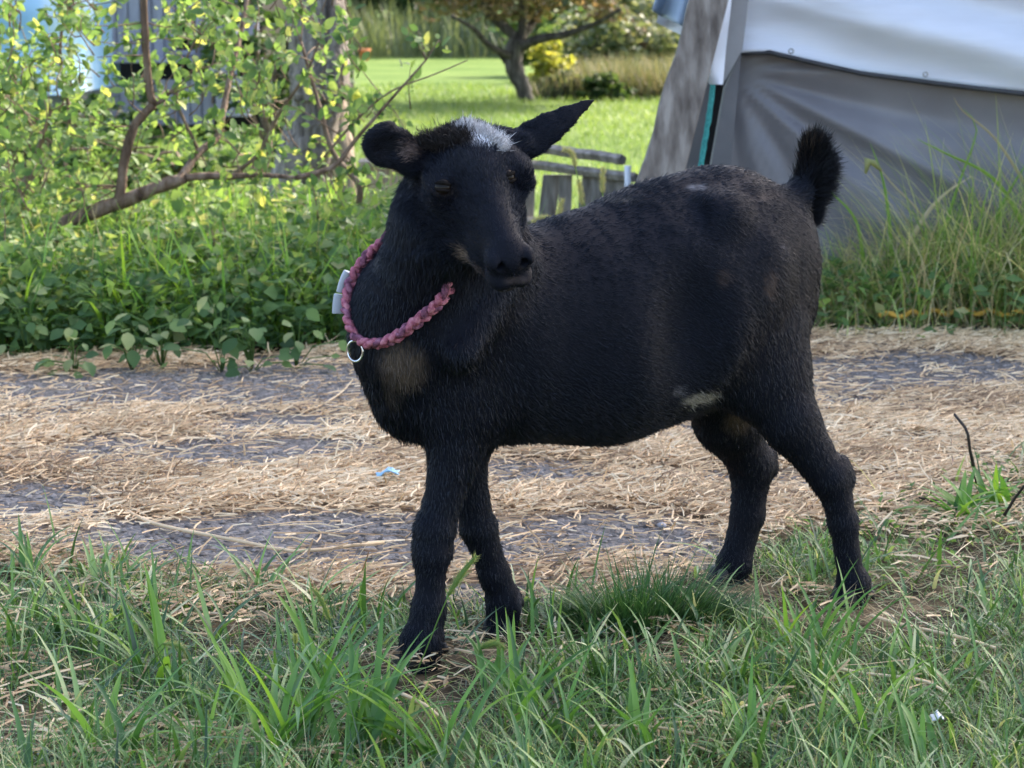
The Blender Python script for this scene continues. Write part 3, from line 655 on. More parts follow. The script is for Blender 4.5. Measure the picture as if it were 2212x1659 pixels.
# black sheet standing for the shade in the gap past the shelter corner
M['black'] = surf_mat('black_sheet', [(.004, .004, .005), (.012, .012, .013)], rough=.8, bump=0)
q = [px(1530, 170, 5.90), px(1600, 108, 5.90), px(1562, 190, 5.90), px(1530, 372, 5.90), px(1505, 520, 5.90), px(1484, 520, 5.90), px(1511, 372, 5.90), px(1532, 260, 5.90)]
Pq = np.array(q); Vv = np.vstack([Pq, Pq + [0, .01, 0]]); part('gap_shade_sheet', Vv, [tuple(range(8)), tuple(range(8, 16))[::-1]] + [(k, (k + 1) % 8, 8 + (k + 1) % 8, 8 + k) for k in range(8)], M['black'], tent, smooth=False)
def quad(name, pts, mat, th=.006):
    Pq_ = np.array(pts); part(name, np.vstack([Pq_, Pq_ + [0, th, 0]]), [(0, 1, 2, 3), (7, 6, 5, 4), (0, 4, 5, 1), (1, 5, 6, 2), (2, 6, 7, 3), (3, 7, 4, 0)], mat, tent, smooth=False)
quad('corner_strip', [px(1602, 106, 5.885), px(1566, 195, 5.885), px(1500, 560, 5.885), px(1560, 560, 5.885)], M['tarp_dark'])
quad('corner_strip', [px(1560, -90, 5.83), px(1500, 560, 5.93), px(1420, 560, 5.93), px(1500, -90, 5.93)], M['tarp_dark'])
quad('upper_side', [px(1628, -90, 5.86), px(1604, 106, 5.86), px(1560, 186, 5.86), px(1556, -90, 5.86)], surf_mat('shade_tarp', [(.22, .215, .22), (.30, .295, .31)], scale=7, rough=.5, bump=.2))
# roof behind and right end, so the place holds together from the side
rf = np.array([[.66, 6.62, 1.38], [3.55, 6.18, 1.38], [3.55, 7.1, 1.6], [.70, 7.2, 1.6], [.72, 8.0, 1.35], [3.55, 8.0, 1.35], [3.5, 5.56, 0], [3.55, 8.0, 0], [.66, 8.0, 0], [3.5, 5.5, .7], [3.5, 5.5, 1.05]])
part('roof', rf[:6], [(0, 1, 2, 3), (3, 2, 5, 4)], M['tarp_light'], tent, smooth=False)
part('end_wall', rf, [(6, 7, 5, 2, 1, 10, 9)], M['tarp_dark'], tent, smooth=False)
# leaning weathered boards in front of the side wall
def board(name, tl, tr, bl, br, Yt, Yb, th, label, cat, mat, parent=None):
    f = [px(tl[0], tl[1], Yt), px(tr[0], tr[1], Yt), px(br[0], br[1], Yb), px(bl[0], bl[1], Yb)]
    n = 14; L = []; 
    for k in range(n):
        t = k / (n - 1); a = f[0] * (1 - t) + f[3] * t; b = f[1] * (1 - t) + f[2] * t
        a = a + [.004 * math.sin(k * 1.7), 0, 0]; L += [a, b, b + [0, th, 0], a + [0, th, 0]]
    F_ = []
    for k in range(n - 1):
        for j in range(4): F_.append((k * 4 + j, k * 4 + (j + 1) % 4, (k + 1) * 4 + (j + 1) % 4, (k + 1) * 4 + j))
    F_ += [(3, 2, 1, 0), tuple((n - 1) * 4 + j for j in range(4))]
    o = part(name, L, F_, mat, parent, smooth=False); bevel_mod(o, .004)
    if label: tag(o, label, cat)
    return o
board('board', (1535, -150), (1612, -150), (1330, 560), (1432, 560), 5.80, 5.58, .035, 'wide weathered grey board leaning against the left corner of the tarp shelter', 'board', M['wood'])
# pale blue tarp corner hanging behind the board
n1, n2 = 24, 18; a_, b_ = np.meshgrid(np.linspace(0, 1, n1), np.linspace(0, 1, n2))
Pb = np.array(px(1436, -90, 6.6))[None, None] * (1 - a_[..., None]) + np.array(px(1545, -90, 6.5))[None, None] * a_[..., None]
low = -np.interp(a_, [0, .12, .5, .8, 1], [.155, .165, .20, .23, .25])
Pb = Pb + np.stack([-.04 * b_ * (1 - a_), -.05 * np.sin(a_ * 14 + b_ * 2) * b_, b_ * low], -1)
i = (np.arange(n2 - 1)[:, None] * n1 + np.arange(n1 - 1)).ravel(); o = part('tarp_corner', Pb.reshape(-1, 3), [np.stack([i, i + 1, i + n1 + 1, i + n1], 1)], M['tarp_blue']); tag(o, 'pale blue tarp corner hanging behind the top of the leaning boards', 'tarp')
mo = o.modifiers.new('t', 'SOLIDIFY'); mo.thickness = .004
# second layer below it (dark fold, pale underside)
Pb2 = Pb + np.array([.02, .10, -.035]); o = part('tarp_fold', Pb2.reshape(-1, 3), [np.stack([i, i + 1, i + n1 + 1, i + n1], 1)], M['tarp_light']); tag(o, 'paler tarp fold hanging just below and behind the blue tarp corner', 'tarp')

# yellow rope at the foot of the weeds
M['yrope'] = surf_mat('yellow_rope', [(.55, .28, .04), (.80, .50, .10)], scale=150, rough=.7, bump=.6, bscale=400)
yp = [gp(1880, 680, .03), gp(1930, 677, .035), gp(2010, 672, .03), gp(2090, 672, .035), gp(2160, 675, .03), gp(2260, 676, .03)]
P = smooth_path(np.array(yp), 60); P[:, 2] += .006 * np.sin(np.arange(60) * .7); P[:, 1] -= .14; P[:, 2] += .018
Vv, Ff = tube_vf(P, .0065, 7, knob=.12); tag(part('rope', Vv, Ff, M['yrope']), 'yellow rope lying along the foot of the weeds in front of the shelter', 'rope')

# ------------------------------------------------------------------ weeds in front of the shelter (right)
n = 4800; x = rng.uniform(.55, 2.4, n); y = wall_y(x) - .08 - np.abs(rng.normal(0, .17, n)) + .05; fr = 5.05 + .36 * (x + 1.0) * .55
ht = np.interp(x, [.5, .8, .92, 1.02, 1.18, 1.35], [.20, .24, .32, .46, .62, .70]) * rng.uniform(.3, 1.0, n)
g_h = rng.uniform(0, 6.28, n)
g = blades('tall_weeds', np.stack([x, y, np.zeros(n)], 1), g_h, ht, rng.uniform(.003, .008, n), np.abs(rng.normal(.2, .2, n)), rng.uniform(.5, 2.6, n), leaf_mat('weed_grass', [(0, (.09, .17, .05)), (.35, (.20, .32, .09)), (.65, (.36, .44, .16)), (1, (.64, .57, .36))], trans=.45, rough=.45), lev=6, tint=np.clip(rng.normal(.5, .33, n), 0, 1), fold=.3)
tag(g, 'tangle of tall grass and weeds along the front of the tarp shelter', 'weeds', kind='stuff')
# dry stems + low leaves
n = 2800; x = rng.uniform(.55, 2.2, n); y = wall_y(x) - .1 - np.abs(rng.normal(0, .16, n)); 
g = blades('dry_stems', np.stack([x, y, np.zeros(n)], 1), rng.uniform(0, 6.28, n), rng.uniform(.12, .5, n) * np.interp(x, [.5, .9, 1.15], [.5, .8, 1.3]), rng.uniform(.0015, .004, n), np.abs(rng.normal(.5, .4, n)), rng.uniform(.8, 1.8, n), M['dry'], lev=4, tint=np.clip(rng.normal(.75, .2, n), 0, 1))
tag(g, 'bent dry stems caught in the weeds beside the shelter', 'weeds', kind='stuff')
n = 3800; x = rng.uniform(.6, 2.6, n); y = wall_y(x) - .12 - np.abs(rng.normal(0, .20, n)); z = rng.uniform(.01, .22, n) * np.interp(x, [.5, 1.0, 1.8], [.7, .7, 1])
V, F, k = leaves(np.stack([x, y, z], 1), rdir(n, .4, .6), rdir(n, 1.2, .6), rng.uniform(.018, .05, n), rng.uniform(.35, .7, n)); g = part('weed_leaves', V, [F], M['weed'], tint=np.repeat(np.clip(rng.normal(.5, .22, n), 0, 1), k)); tag(g, 'small green leaves low in the weeds beside the shelter', 'weeds', kind='stuff')
# long individual blades standing above it
def tall_blades(pts, w, Y, label, mat, tn=.6, name='grass_stalk', group='tall stalks in the weeds by the shelter', head=None):
    P = smooth_path(np.array([px(u, v, Y) for (u, v) in pts]), 16); base = P[0]
    r = empty(name, base, label, 'grass stalk', group)
    side = unit(np.cross(np.gradient(P, axis=0), [0.1, 1, 0.2])); ww = w * np.clip((1 - np.linspace(0, 1, 16)) ** .6, .08, 1)[:, None]
    V = np.stack([P - side * ww, P + [0, -.002, 0], P + side * ww], 1).reshape(-1, 3); F = [(k * 3 + j, k * 3 + j + 1, k * 3 + j + 4, k * 3 + j + 3) for k in range(15) for j in (0, 1)]
    part('blade', V, F, mat, r, tint=np.full(len(V), tn))
    if head:
        hP = P[-head:]; Vv, Ff = tube_vf(hP, .011 * np.sin(np.linspace(.3, 2.9, head)), 7, knob=.15); part('seed_head', Vv, Ff, M['foxtail'], r, tint=np.full(len(Vv), .85))
for a in [([(1870, 600), (1850, 480), (1800, 420), (1775, 400)], .006, 'green blade rising just right of the tail', M['broad'], .9, None),
          ([(1930, 620), (1920, 470), (1905, 380), (1880, 310)], .007, 'straight green blade rising highest right of the tail', M['broad'], .85, None),
          ([(2040, 620), (2000, 480), (1930, 400), (1880, 345), (1870, 375)], .004, 'arching stalk with a pale drooping seed head right of the tail', M['dry'], .8, 4),
          ([(2020, 640), (2040, 500), (2070, 400), (2110, 280), (2080, 235)], .006, 'tall stalk leaning right with bright blades', M['broad'], .9, None),
          ([(1900, 640), (1990, 480), (2040, 420), (2100, 380)], .010, 'thick pale dry stem leaning right across the weeds', M['dry'], 1.0, None),
          ([(2230, 420), (2150, 300), (2080, 240), (2060, 210)], .005, 'thin dry stalk arching left from the right edge', M['dry'], .6, None),
          ([(2230, 520), (2150, 390), (2040, 330), (1980, 300)], .007, 'long green blade arching left from the right edge', M['broad'], 1.0, None),
          ([(2120, 640), (2150, 480), (2200, 380), (2240, 330)], .008, 'broad green blade near the right edge of the weeds', M['broad'], .8, None)]:
    tall_blades(a[0], a[1], 5.75, a[2] + ' in the weeds', a[3], a[4], head=a[5])
# leafy rosette right of the far hoof / thin ground plants at the right
x, y = scatter(2600, .42, 1.25, 3.05, 4.4); ok = (in_drive(x, y) < -.03); x, y = x[ok], y[ok]; n = len(x)
V, F, k = leaves(np.stack([x, y, rng.uniform(.003, .03, n)], 1), rdir(n, .5, .6), rdir(n, 1.4, .5), rng.uniform(.008, .020, n), rng.uniform(.4, .7, n)); g = part('clover', V, [F], M['weed'], tint=np.repeat(np.clip(rng.normal(.35, .2, n), 0, 1), k)); tag(g, 'small clover like ground cover in the dry soil right of the hind leg', 'ground cover', kind='stuff')

# ------------------------------------------------------------------ bank of weeds on the left
def far_edge(x): return 4.86 + .36 * (x + 1.1) + np.where(x < -.2, .15 * (-.2 - x), 0)
n = 30000; x = rng.uniform(-3.1, -.05, n); dep = np.abs(rng.normal(0, .75, n)); y = far_edge(x) + .03 + dep
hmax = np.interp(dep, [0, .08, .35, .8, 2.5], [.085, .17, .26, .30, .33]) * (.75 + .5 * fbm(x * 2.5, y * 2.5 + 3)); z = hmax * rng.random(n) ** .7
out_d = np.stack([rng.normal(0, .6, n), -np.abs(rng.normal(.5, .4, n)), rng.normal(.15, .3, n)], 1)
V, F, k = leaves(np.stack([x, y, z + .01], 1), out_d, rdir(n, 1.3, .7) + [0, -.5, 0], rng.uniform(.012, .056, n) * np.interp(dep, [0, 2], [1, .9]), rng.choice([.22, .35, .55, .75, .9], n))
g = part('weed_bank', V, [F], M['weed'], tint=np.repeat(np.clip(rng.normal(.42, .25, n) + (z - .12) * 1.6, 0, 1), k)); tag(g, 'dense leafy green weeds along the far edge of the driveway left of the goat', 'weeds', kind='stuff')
n = 5200; x = rng.uniform(-2.6, -.2, n); dep = rng.uniform(.1, 1.5, n); y = far_edge(x) + dep
g = blades('weed_grass', np.stack([x, y, np.zeros(n)], 1), rng.uniform(0, 6.28, n), rng.uniform(.14, .42, n), rng.uniform(.003, .014, n), np.abs(rng.normal(.15, .2, n)), rng.uniform(.3, 2.1, n), M['broad'], lev=5, tint=np.clip(rng.normal(.8, .25, n), 0, 1), fold=.3)
tag(g, 'tall bright grass growing through the weeds left of the goat', 'grass', kind='stuff')
n = 900; x = rng.uniform(-2.4, -.2, n); y = far_edge(x) + rng.uniform(.2, 1.6, n)
g = blades('dry_stems', np.stack([x, y, np.zeros(n)], 1), rng.uniform(0, 6.28, n), rng.uniform(.2, .45, n), rng.uniform(.002, .005, n), np.abs(rng.normal(.15, .2, n)), rng.uniform(.3, 1.2, n), M['dry'], lev=4, tint=np.clip(rng.normal(.7, .2, n), 0, 1))
tag(g, 'dry stems standing in the weeds left of the goat', 'weeds', kind='stuff')
# pale foxtails above the bank, backlit
for k, (u0, v0, u1, v1, u2, v2, lb) in enumerate([(450, 660, 440, 570, 412, 470, 'leftmost pale foxtail head above the weed bank'), (480, 660, 470, 560, 460, 490, 'tall foxtail head with a bright blade left of the trunks'), (560, 650, 548, 560, 552, 480, 'foxtail head standing upright under the forked trunk'), (330, 610, 322, 520, 312, 470, 'foxtail head in front of the leaning branch'),
        (600, 640, 615, 560, 640, 520, 'foxtail head leaning right at the dark trunk foot'), (700, 660, 690, 580, 655, 540, 'drooping foxtail head between the two trunks'), (520, 640, 505, 570, 512, 520, 'short foxtail head in the middle of the weed bank')]):
    foxtail([(u0, v0), (u1, v1), ((u1 + u2) / 2 + 4, (v1 + v2) / 2), (u2, v2)], 5.75, .11, .011, lb, 'foxtail stalks above the weed bank', tn=.75, stem_r=.002)
for k, (pts, lb) in enumerate([([(1300, 520), (1262, 440), (1245, 370), (1235, 330), (1215, 322)], 'arching foxtail stalk in front of the fence top rail'), ([(1265, 520), (1258, 440), (1250, 390)], 'short orange tinted foxtail in front of the fence'), ([(1310, 520), (1302, 430), (1303, 362)], 'upright foxtail head before the right end of the fence'),
        ([(1190, 530), (1205, 470), (1215, 430)], 'slanted foxtail head close to the goat cheek'), ([(1230, 530), (1225, 500), (1180, 470), (1150, 480)], 'bent foxtail head low behind the back')]):
    foxtail(pts, 5.2, .06, .0065, lb, 'foxtail stalks between goat and fence', tn=.85, stem_r=.0016)
n = 500; x = rng.uniform(-.05, .55, n); y = rng.uniform(5.3, 6.2, n)
g = blades('weed_grass', np.stack([x, y, np.zeros(n)], 1), rng.uniform(0, 6.28, n), rng.uniform(.16, .36, n), rng.uniform(.003, .007, n), np.abs(rng.normal(.15, .2, n)), rng.uniform(.3, 1.6, n), M['broad'], lev=5, tint=np.clip(rng.normal(.7, .25, n), 0, 1), fold=.3)
tag(g, 'pale green grass between the back of the goat and the fence', 'grass', kind='stuff')
# broad leaved plants at the driveway edge
def broad_plant(u, v, n, L, hgt, label, mat=None):
    b = gp(u, v); r = empty('broad_leaf_plant', b, label, 'plant', 'broad leaved plants at the far driveway edge')
    P = []; D = []; N_ = []; A_c = Acc()
    for k in range(n):
        a = random.uniform(-2.9, -.2); rad = random.uniform(.01, .11); z = random.uniform(.12, 1) * hgt
        top = np.array([b[0] + math.cos(a) * rad, b[1] + math.sin(a) * rad * .8, z]); A_c.tube([[b[0], b[1], 0], [b[0] + math.cos(a) * rad * .4, b[1] + math.sin(a) * rad * .3, z * .8], top], .0014, 5)
        P.append(top); D.append([math.cos(a), math.sin(a) * .6, random.uniform(-1.0, .25)]); N_.append([random.uniform(-.5, .5), random.uniform(-.9, -.1), .9])
    A_c.part('stems', M['weed'], r)
    leaf_parts(r, np.array(P), np.array(D), np.array(N_), np.array([L * random.uniform(.4, .95) for _ in range(n)]), mat or M['weed'], width=.8)
broad_plant(160, 812, 16, .048, .12, 'bluish green broad leaved plant on the soil at the left edge of the weed bank')
broad_plant(350, 800, 14, .052, .17, 'broad leaved plant left of the middle of the weed bank foot')
broad_plant(285, 806, 10, .050, .14, 'low broad leaved plant beside the bluish green one')
broad_plant(545, 806, 16, .056, .14, 'broad leaved plant reaching over the asphalt below the bright grass')
broad_plant(480, 808, 12, .048, .20, 'upright broad leaved plant in the middle of the weed bank foot')
broad_plant(640, 800, 12, .046, .16, 'broad leaved plant nearest the goat chest')
broad_plant(60, 790, 12, .05, .18, 'broad leaved plant at the far left of the weed bank')

# ------------------------------------------------------------------ shrub with the leaning branch
shrub = empty('shrub', gp(75, 600), 'leafy shrub with a thick leaning brown branch and small bright leaves at upper left', 'shrub')
SY = 5.75
def branch(pts, r0, r1, Y, parent, mat=M['bark'], name='branch', n=26, Y1=None, seg=9):
    P = smooth_path(np.array([px(u, v, Y + ((Y1 - Y) * k / (len(pts) - 1) if Y1 else 0)) for k, (u, v) in enumerate(pts)]), n)
    Vv, Ff = tube_vf(P, np.linspace(r0, r1, n) * 1.25, seg, knob=.07); part(name, Vv, Ff, mat, parent); return P
BR = []
BR.append(branch([(70, 640), (85, 555), (130, 492), (190, 462), (255, 438), (330, 408), (400, 384)], .021, .0125, SY, shrub))
BR.append(branch([(400, 384), (450, 380), (500, 381), (560, 378), (640, 384)], .009, .004, SY, shrub))
BR.append(branch([(255, 438), (262, 400), (268, 350), (285, 285), (300, 258), (332, 226)], .0115, .009, SY, shrub))
BR.append(branch([(332, 226), (322, 190), (316, 120), (313, 60), (308, -40)], .009, .007, SY, shrub))
BR.append(branch([(385, 390), (430, 330), (470, 295), (483, 235), (500, 150), (520, 70), (540, -40)], .009, .005, SY + .1, shrub, Y1=SY + .5))
BR.append(branch([(332, 226), (350, 218), (362, 205)], .005, .003, SY, shrub, n=8))
BR.append(branch([(40, 620), (45, 520), (40, 430), (60, 380), (80, 330), (110, 240)], .011, .004, SY + .4, shrub, mat=M['twig']))
BR.append(branch([(0, 600), (15, 530), (45, 470), (60, 400), (95, 345)], .010, .004, SY + .3, shrub, mat=M['twig']))
BR.append(branch([(160, 470), (150, 400), (140, 330), (150, 250), (130, 120), (140, 20)], .006, .003, SY + .3, shrub, mat=M['twig']))
BR.append(branch([(500, 381), (560, 330), (600, 250), (660, 160), (700, 60)], .005, .0025, SY + .3, shrub, mat=M['twig']))
BR.append(branch([(640, 384), (720, 360), (770, 300), (840, 220), (920, 130)], .006, .002, SY, shrub, mat=M['bark']))
BR.append(branch([(700, 340), (760, 270), (840, 200), (940, 160), (1010, 130)], .003, .0012, SY, shrub, mat=M['twig']))
BR.append(branch([(770, 470), (765, 560), (760, 620)], .008, .011, SY + .4, shrub))
BR.append(branch([(770, 470), (775, 400), (720, 330), (690, 230), (650, 90)], .008, .003, SY + .4, shrub))
BR.append(branch([(430, 330), (380, 200), (420, 90), (470, 0)], .004, .002, SY + .3, shrub, mat=M['twig']))
BR.append(branch([(140, 330), (60, 260), (30, 160), (20, 40)], .004, .002, SY + .3, shrub, mat=M['twig']))
# twigs and leaves
allb = np.vstack([b_[4:] for b_ in BR[1:]])
tw = Acc(); LPn = []; 
def leafdens(u, v):
    d = np.interp(u, [0, 150, 250, 330, 430, 520, 600, 740, 780, 850, 930, 1000], [1, .8, .5, .45, .5, .7, .4, .4, .9, .55, .35, .0]) * np.interp(v, [0, 200, 420, 560], [1, 1, .85, .6])
    hole = math.exp(-((u - 470) / 110) ** 2 - ((v - 330) / 70) ** 2); hole2 = math.exp(-((u - 880) / 80) ** 2 - ((v - 280) / 100) ** 2); sky_ = math.exp(-((u - 40) / 70) ** 2 - ((v - 20) / 60) ** 2)
    return d * (1 - .75 * hole) * (1 - .5 * hole2) * (1 - .8 * sky_)
SP2 = []
while len(SP2) < 520:
    u = random.uniform(-60, 960); v = random.uniform(-120, 580)
    if u > 770 and v > 110 and random.random() < .55 + (u - 770) / 400: continue
    if random.random() > leafdens(u, v): continue
    if u > 760 and abs((v - (300 - (u - 760) * 1.0))) > 110 and v < 340: continue
    if u > 770 and v > 420: continue
    Y = SY + random.uniform(-.35, .9) * (1 if u < 750 else .35)
    if min(math.hypot(u - a, v - b) for a, b in ((85, 555), (130, 492), (190, 462), (255, 438), (330, 408), (400, 384), (262, 395), (270, 340), (285, 290), (330, 230), (322, 180), (316, 120), (465, 300), (483, 235))) < 38 and Y < SY + .15: Y = SY + random.uniform(.2, .9)
    SP2.append(px(u, v, Y))
SP2 = np.array(SP2)
for p in SP2:
    j = np.argmin(np.linalg.norm(allb - p, axis=1)); q = allb[j]
    if np.linalg.norm(q - p) > .20: q = p + np.array([random.gauss(0, .04), random.gauss(0, .03), -random.uniform(.05, .12)])
    mid = (p + q) / 2 + rng.normal(0, .012, 3); tw.tube(smooth_path(np.array([q, mid, p]), 5), np.linspace(.0022, .001, 5), 4)
    dtw = unit(p - q)
    for k in range(random.randint(7, 12)):
        LPn.append((p + (q - p) * random.random() * .6 + rng.normal(0, .010, 3), dtw * .5 + rng.normal(0, .6, 3)))
tw.part('twigs', M['twig'], shrub, kind='stuff')
lp = np.array([a for a, b in LPn]); ld = np.array([b for a, b in LPn]); n = len(lp); print('shrub leaves', n)
ln_ = np.stack([rng.normal(0, .5, n), rng.normal(-.5, .5, n), rng.normal(.7, .5, n)], 1); sz = rng.uniform(.020, .042, n)
order = np.argsort(lp[:, 1] - sz * 8); big = order[:300]; rest = order[300:]
leaf_parts(shrub, lp[big], ld[big], ln_[big], sz[big], M['shrub'], width=.62, nvar=8)
V, F, k = leaves(lp[rest], ld[rest], ln_[rest], sz[rest], np.full(len(rest), .62), (OV, OF)); part('foliage', V, [F], M['shrub'], shrub, tint=np.repeat(np.clip(rng.normal(.5, .25, len(rest)), 0, 1), k), kind='stuff')

# ------------------------------------------------------------------ forked grey trunk behind the shrub
tree = empty('forked_tree', gp(680, 560), 'old tree with two grey trunks joining behind the leafy shrub left of the goat', 'tree')
TY = 7.4
def trunk(pts, r0, r1, Y, parent, mat, seg=14, n=30, name='trunk'):
    P = smooth_path(np.array([px(u, v, Y) for (u, v) in pts]), n); R = np.linspace(r0, r1, n)
    Vv, Ff = tube_vf(P, R, seg, knob=.05); part(name, Vv, Ff, mat, parent)
trunk([(608, 575), (615, 500), (640, 400), (668, 300), (690, 200)], .105, .085, TY, tree, M['greybark'])
trunk([(745, 590), (738, 500), (725, 400), (712, 300), (700, 200)], .085, .075, TY + .1, tree, surf_mat('tan_bark', [(.14, .11, .09), (.30, .24, .19), (.42, .34, .27)], scale=9, bump=.8, bscale=20, bdist=.012, stretch=(5, 5, .6)))
trunk([(694, 215), (690, 120), (682, 0), (675, -200)], .105, .095, TY, tree, M['greybark'])
# crown far above the frame
def crown_leaves(c, R, n, size, name, mat, parent, tn=(.4, .2), fl=.75, clumps=60, low=None):
    cc = c + unit(rng.normal(size=(clumps, 3))) * (rng.random((clumps, 1)) ** .45) * R; cs = rng.uniform(.12, .30, clumps) * min(R)
    k = rng.integers(0, clumps, n); p = cc[k] + unit(rng.normal(size=(n, 3))) * (rng.random((n, 1)) ** .5) * cs[k][:, None] * [1.2, 1.2, .8]
    if low is not None: ok = p[:, 2] > low; p = p[ok]; n = len(p)
    V, F, kk = leaves(p, rdir(n, 0, .8), rdir(n, .8, .8), rng.uniform(.7, 1.3, n) * size, rng.uniform(.5, .8, n))
    ct = rng.normal(0, .12, clumps)[k][:n] if low is None else 0
    return part(name, V, [F], mat, parent, tint=np.repeat(np.clip(rng.normal(tn[0], tn[1], n) + ct, 0, 1), kk), kind='stuff')

# ------------------------------------------------------------------ shed and blue tarp at upper left
M['shedwall'] = surf_mat('lavender_boards', [(.22, .21, .28), (.31, .30, .38), (.40, .39, .47)], scale=5, rough=.7, bump=.3, stretch=(3, 3, .5))
M['dark'] = surf_mat('shed_shade_black', [(.006, .006, .008), (.02, .02, .022)], rough=.5, bump=0)
shed = empty('shed', (-2.6, 13.6, 0), 'weathered lavender grey shed with dark windows seen through the shrub leaves', 'shed')
SHY = 13.5; k_ = SHY / FPX
wx0, wx1 = px(150, 100, SHY)[0], px(560, 100, SHY)[0]
def zf(v): return px(0, v, SHY)[2]
nb_ = 16; bw_ = (wx1 - wx0) / nb_
def wallbox(x0, x1, z0, z1, y0, y1, name, mat, par=None, bev=.004):
    v, f = box_vf(((x0 + x1) / 2, (y0 + y1) / 2, (z0 + z1) / 2), x1 - x0, y1 - y0, z1 - z0); o = part(name, v, f, mat, par or shed, smooth=False)
    if bev: bevel_mod(o, bev)
    return o
for i_ in range(nb_):   # upright boards above the ledge; window openings stay clear
    x0 = wx0 + i_ * bw_; uc = 150 + (i_ + .5) * 410 / nb_
    op = [(160, 230, 45, 112), (375, 425, 20, 108)]
    seg_ = [(zf(128), 1.9)]
    for (ua, ub, va, vb) in op:
        if ua < uc < ub: seg_ = [(zf(128), zf(vb)), (zf(va), 1.9)]
    for (a, b) in seg_: wallbox(x0 + .003, x0 + bw_ - .003, a, b, SHY, SHY + .03, 'plank', M['shedwall'])
wallbox(wx0 - .02, wx1 + .02, zf(135), zf(126), SHY - .10, SHY + .02, 'ledge', M['shedwall'])
wallbox(wx0, wx1, .0, 1.9, SHY + .35, SHY + .38, 'shade_backing', M['dark'])  # near-black sheet behind ledge gap and windows, interior shade put into its colour
for i_ in range(nb_):
    x0 = wx0 + i_ * bw_; uc = 150 + (i_ + .5) * 410 / nb_
    if uc > 235 and uc < 470 : wallbox(x0 + .003, x0 + bw_ - .003, zf(270), zf(172 if uc > 290 else 185), SHY + .02, SHY + .05, 'plank', M['shedwall'])
for (ua, ub, va, vb) in [(160, 230, 45, 112), (375, 425, 20, 108)]:
    a, b = px(ua, va, SHY), px(ub, vb, SHY); fr_ = wallbox(a[0] - .03, a[0], b[2], a[2], SHY - .03, SHY + .035, 'window_frame', M['shedwall'])
    wallbox(b[0], b[0] + .03, b[2], a[2], SHY - .03, SHY + .035, 'window_frame', M['shedwall']); wallbox(a[0], b[0], b[2] - .03, b[2], SHY - .03, SHY + .035, 'window_frame', M['shedwall'])
for (ua, va, ub, vb) in [(450, 60, 520, 160), (470, 165, 545, 250)]:
    a, b = px(ua, va, SHY), px(ub, vb, SHY); wallbox(a[0], b[0], b[2], a[2], SHY - .12, SHY - .06, 'panel', M['shedwall'])
rv = np.array([[wx0 - .4, SHY - .4, 1.85], [wx1 + .3, SHY - .4, 1.85], [wx1 + .3, SHY + 3, 2.6], [wx0 - .4, SHY + 3, 2.6]]); part('roof', np.vstack([rv, rv + [0, 0, .06]]), [(3, 2, 1, 0), (4, 5, 6, 7), (0, 1, 5, 4), (1, 2, 6, 5), (2, 3, 7, 6), (3, 0, 4, 7)], M['tarp_dark'], shed, smooth=False)
wallbox(wx0 - .02, wx0 + .02, 0, 1.88, SHY + .4, SHY + 3, 'side_wall', M['shedwall']); wallbox(wx1 - .02, wx1 + .02, 0, 1.84, SHY + .05, SHY + 3, 'side_wall', M['dark'])  # right wall painted near-black, shade put in where the sun would strike
# blue tarp covered stack at far left
M['bluetarp'] = surf_mat('blue_tarp', [(.22, .40, .66), (.32, .52, .76), (.62, .72, .84)], scale=2.5, rough=.4, bump=.2, detail=2, trans=.1)
bx0, bx1 = px(-160, 0, 12.2)[0], px(142, 0, 12.2)[0]
n1, n2 = 40, 50; a_, b_ = np.meshgrid(np.linspace(0, 1, n1), np.linspace(0, 1, n2))
zb_ = px(0, 205, 12.2)[2]; X_ = bx0 + (bx1 - bx0) * a_ ; Z_ = zb_ + (1.7 - zb_) * b_; Y_ = 12.2 - .05 * np.sin(X_ * 9 + Z_ * 2) - .03 * np.sin(Z_ * 12 + X_ * 3)
X_ = np.concatenate([X_, X_[-1:]], 0); Z_ = np.concatenate([Z_, Z_[-1:] + .1], 0); Y_ = np.concatenate([Y_, Y_[-1:] + 1.6], 0); n2 += 1
X_ = np.concatenate([X_, X_[:, -1:] + .02], 1); Z_ = np.concatenate([Z_, Z_[:, -1:]], 1); Y_ = np.concatenate([Y_, np.minimum(Y_[:, -1:] + 1.5, 13.7)], 1); n1 += 1
i = (np.arange(n2 - 1)[:, None] * n1 + np.arange(n1 - 1)).ravel()
bt = empty('covered_stack', (bx0, 12.6, 0), 'blue tarp covered stack left of the shed at the top left corner', 'tarp')
part('blue_tarp', np.stack([X_, Y_, Z_], -1).reshape(-1, 3), [np.stack([i, i + 1, i + n1 + 1, i + n1], 1)], M['bluetarp'], bt)
v, f = box_vf(((bx0 + bx1) / 2, 12.9, zb_ / 2), bx1 - bx0 - .06, 1.2, zb_, None); part('crate', v, f, M['tarp_dark'], bt, smooth=False)

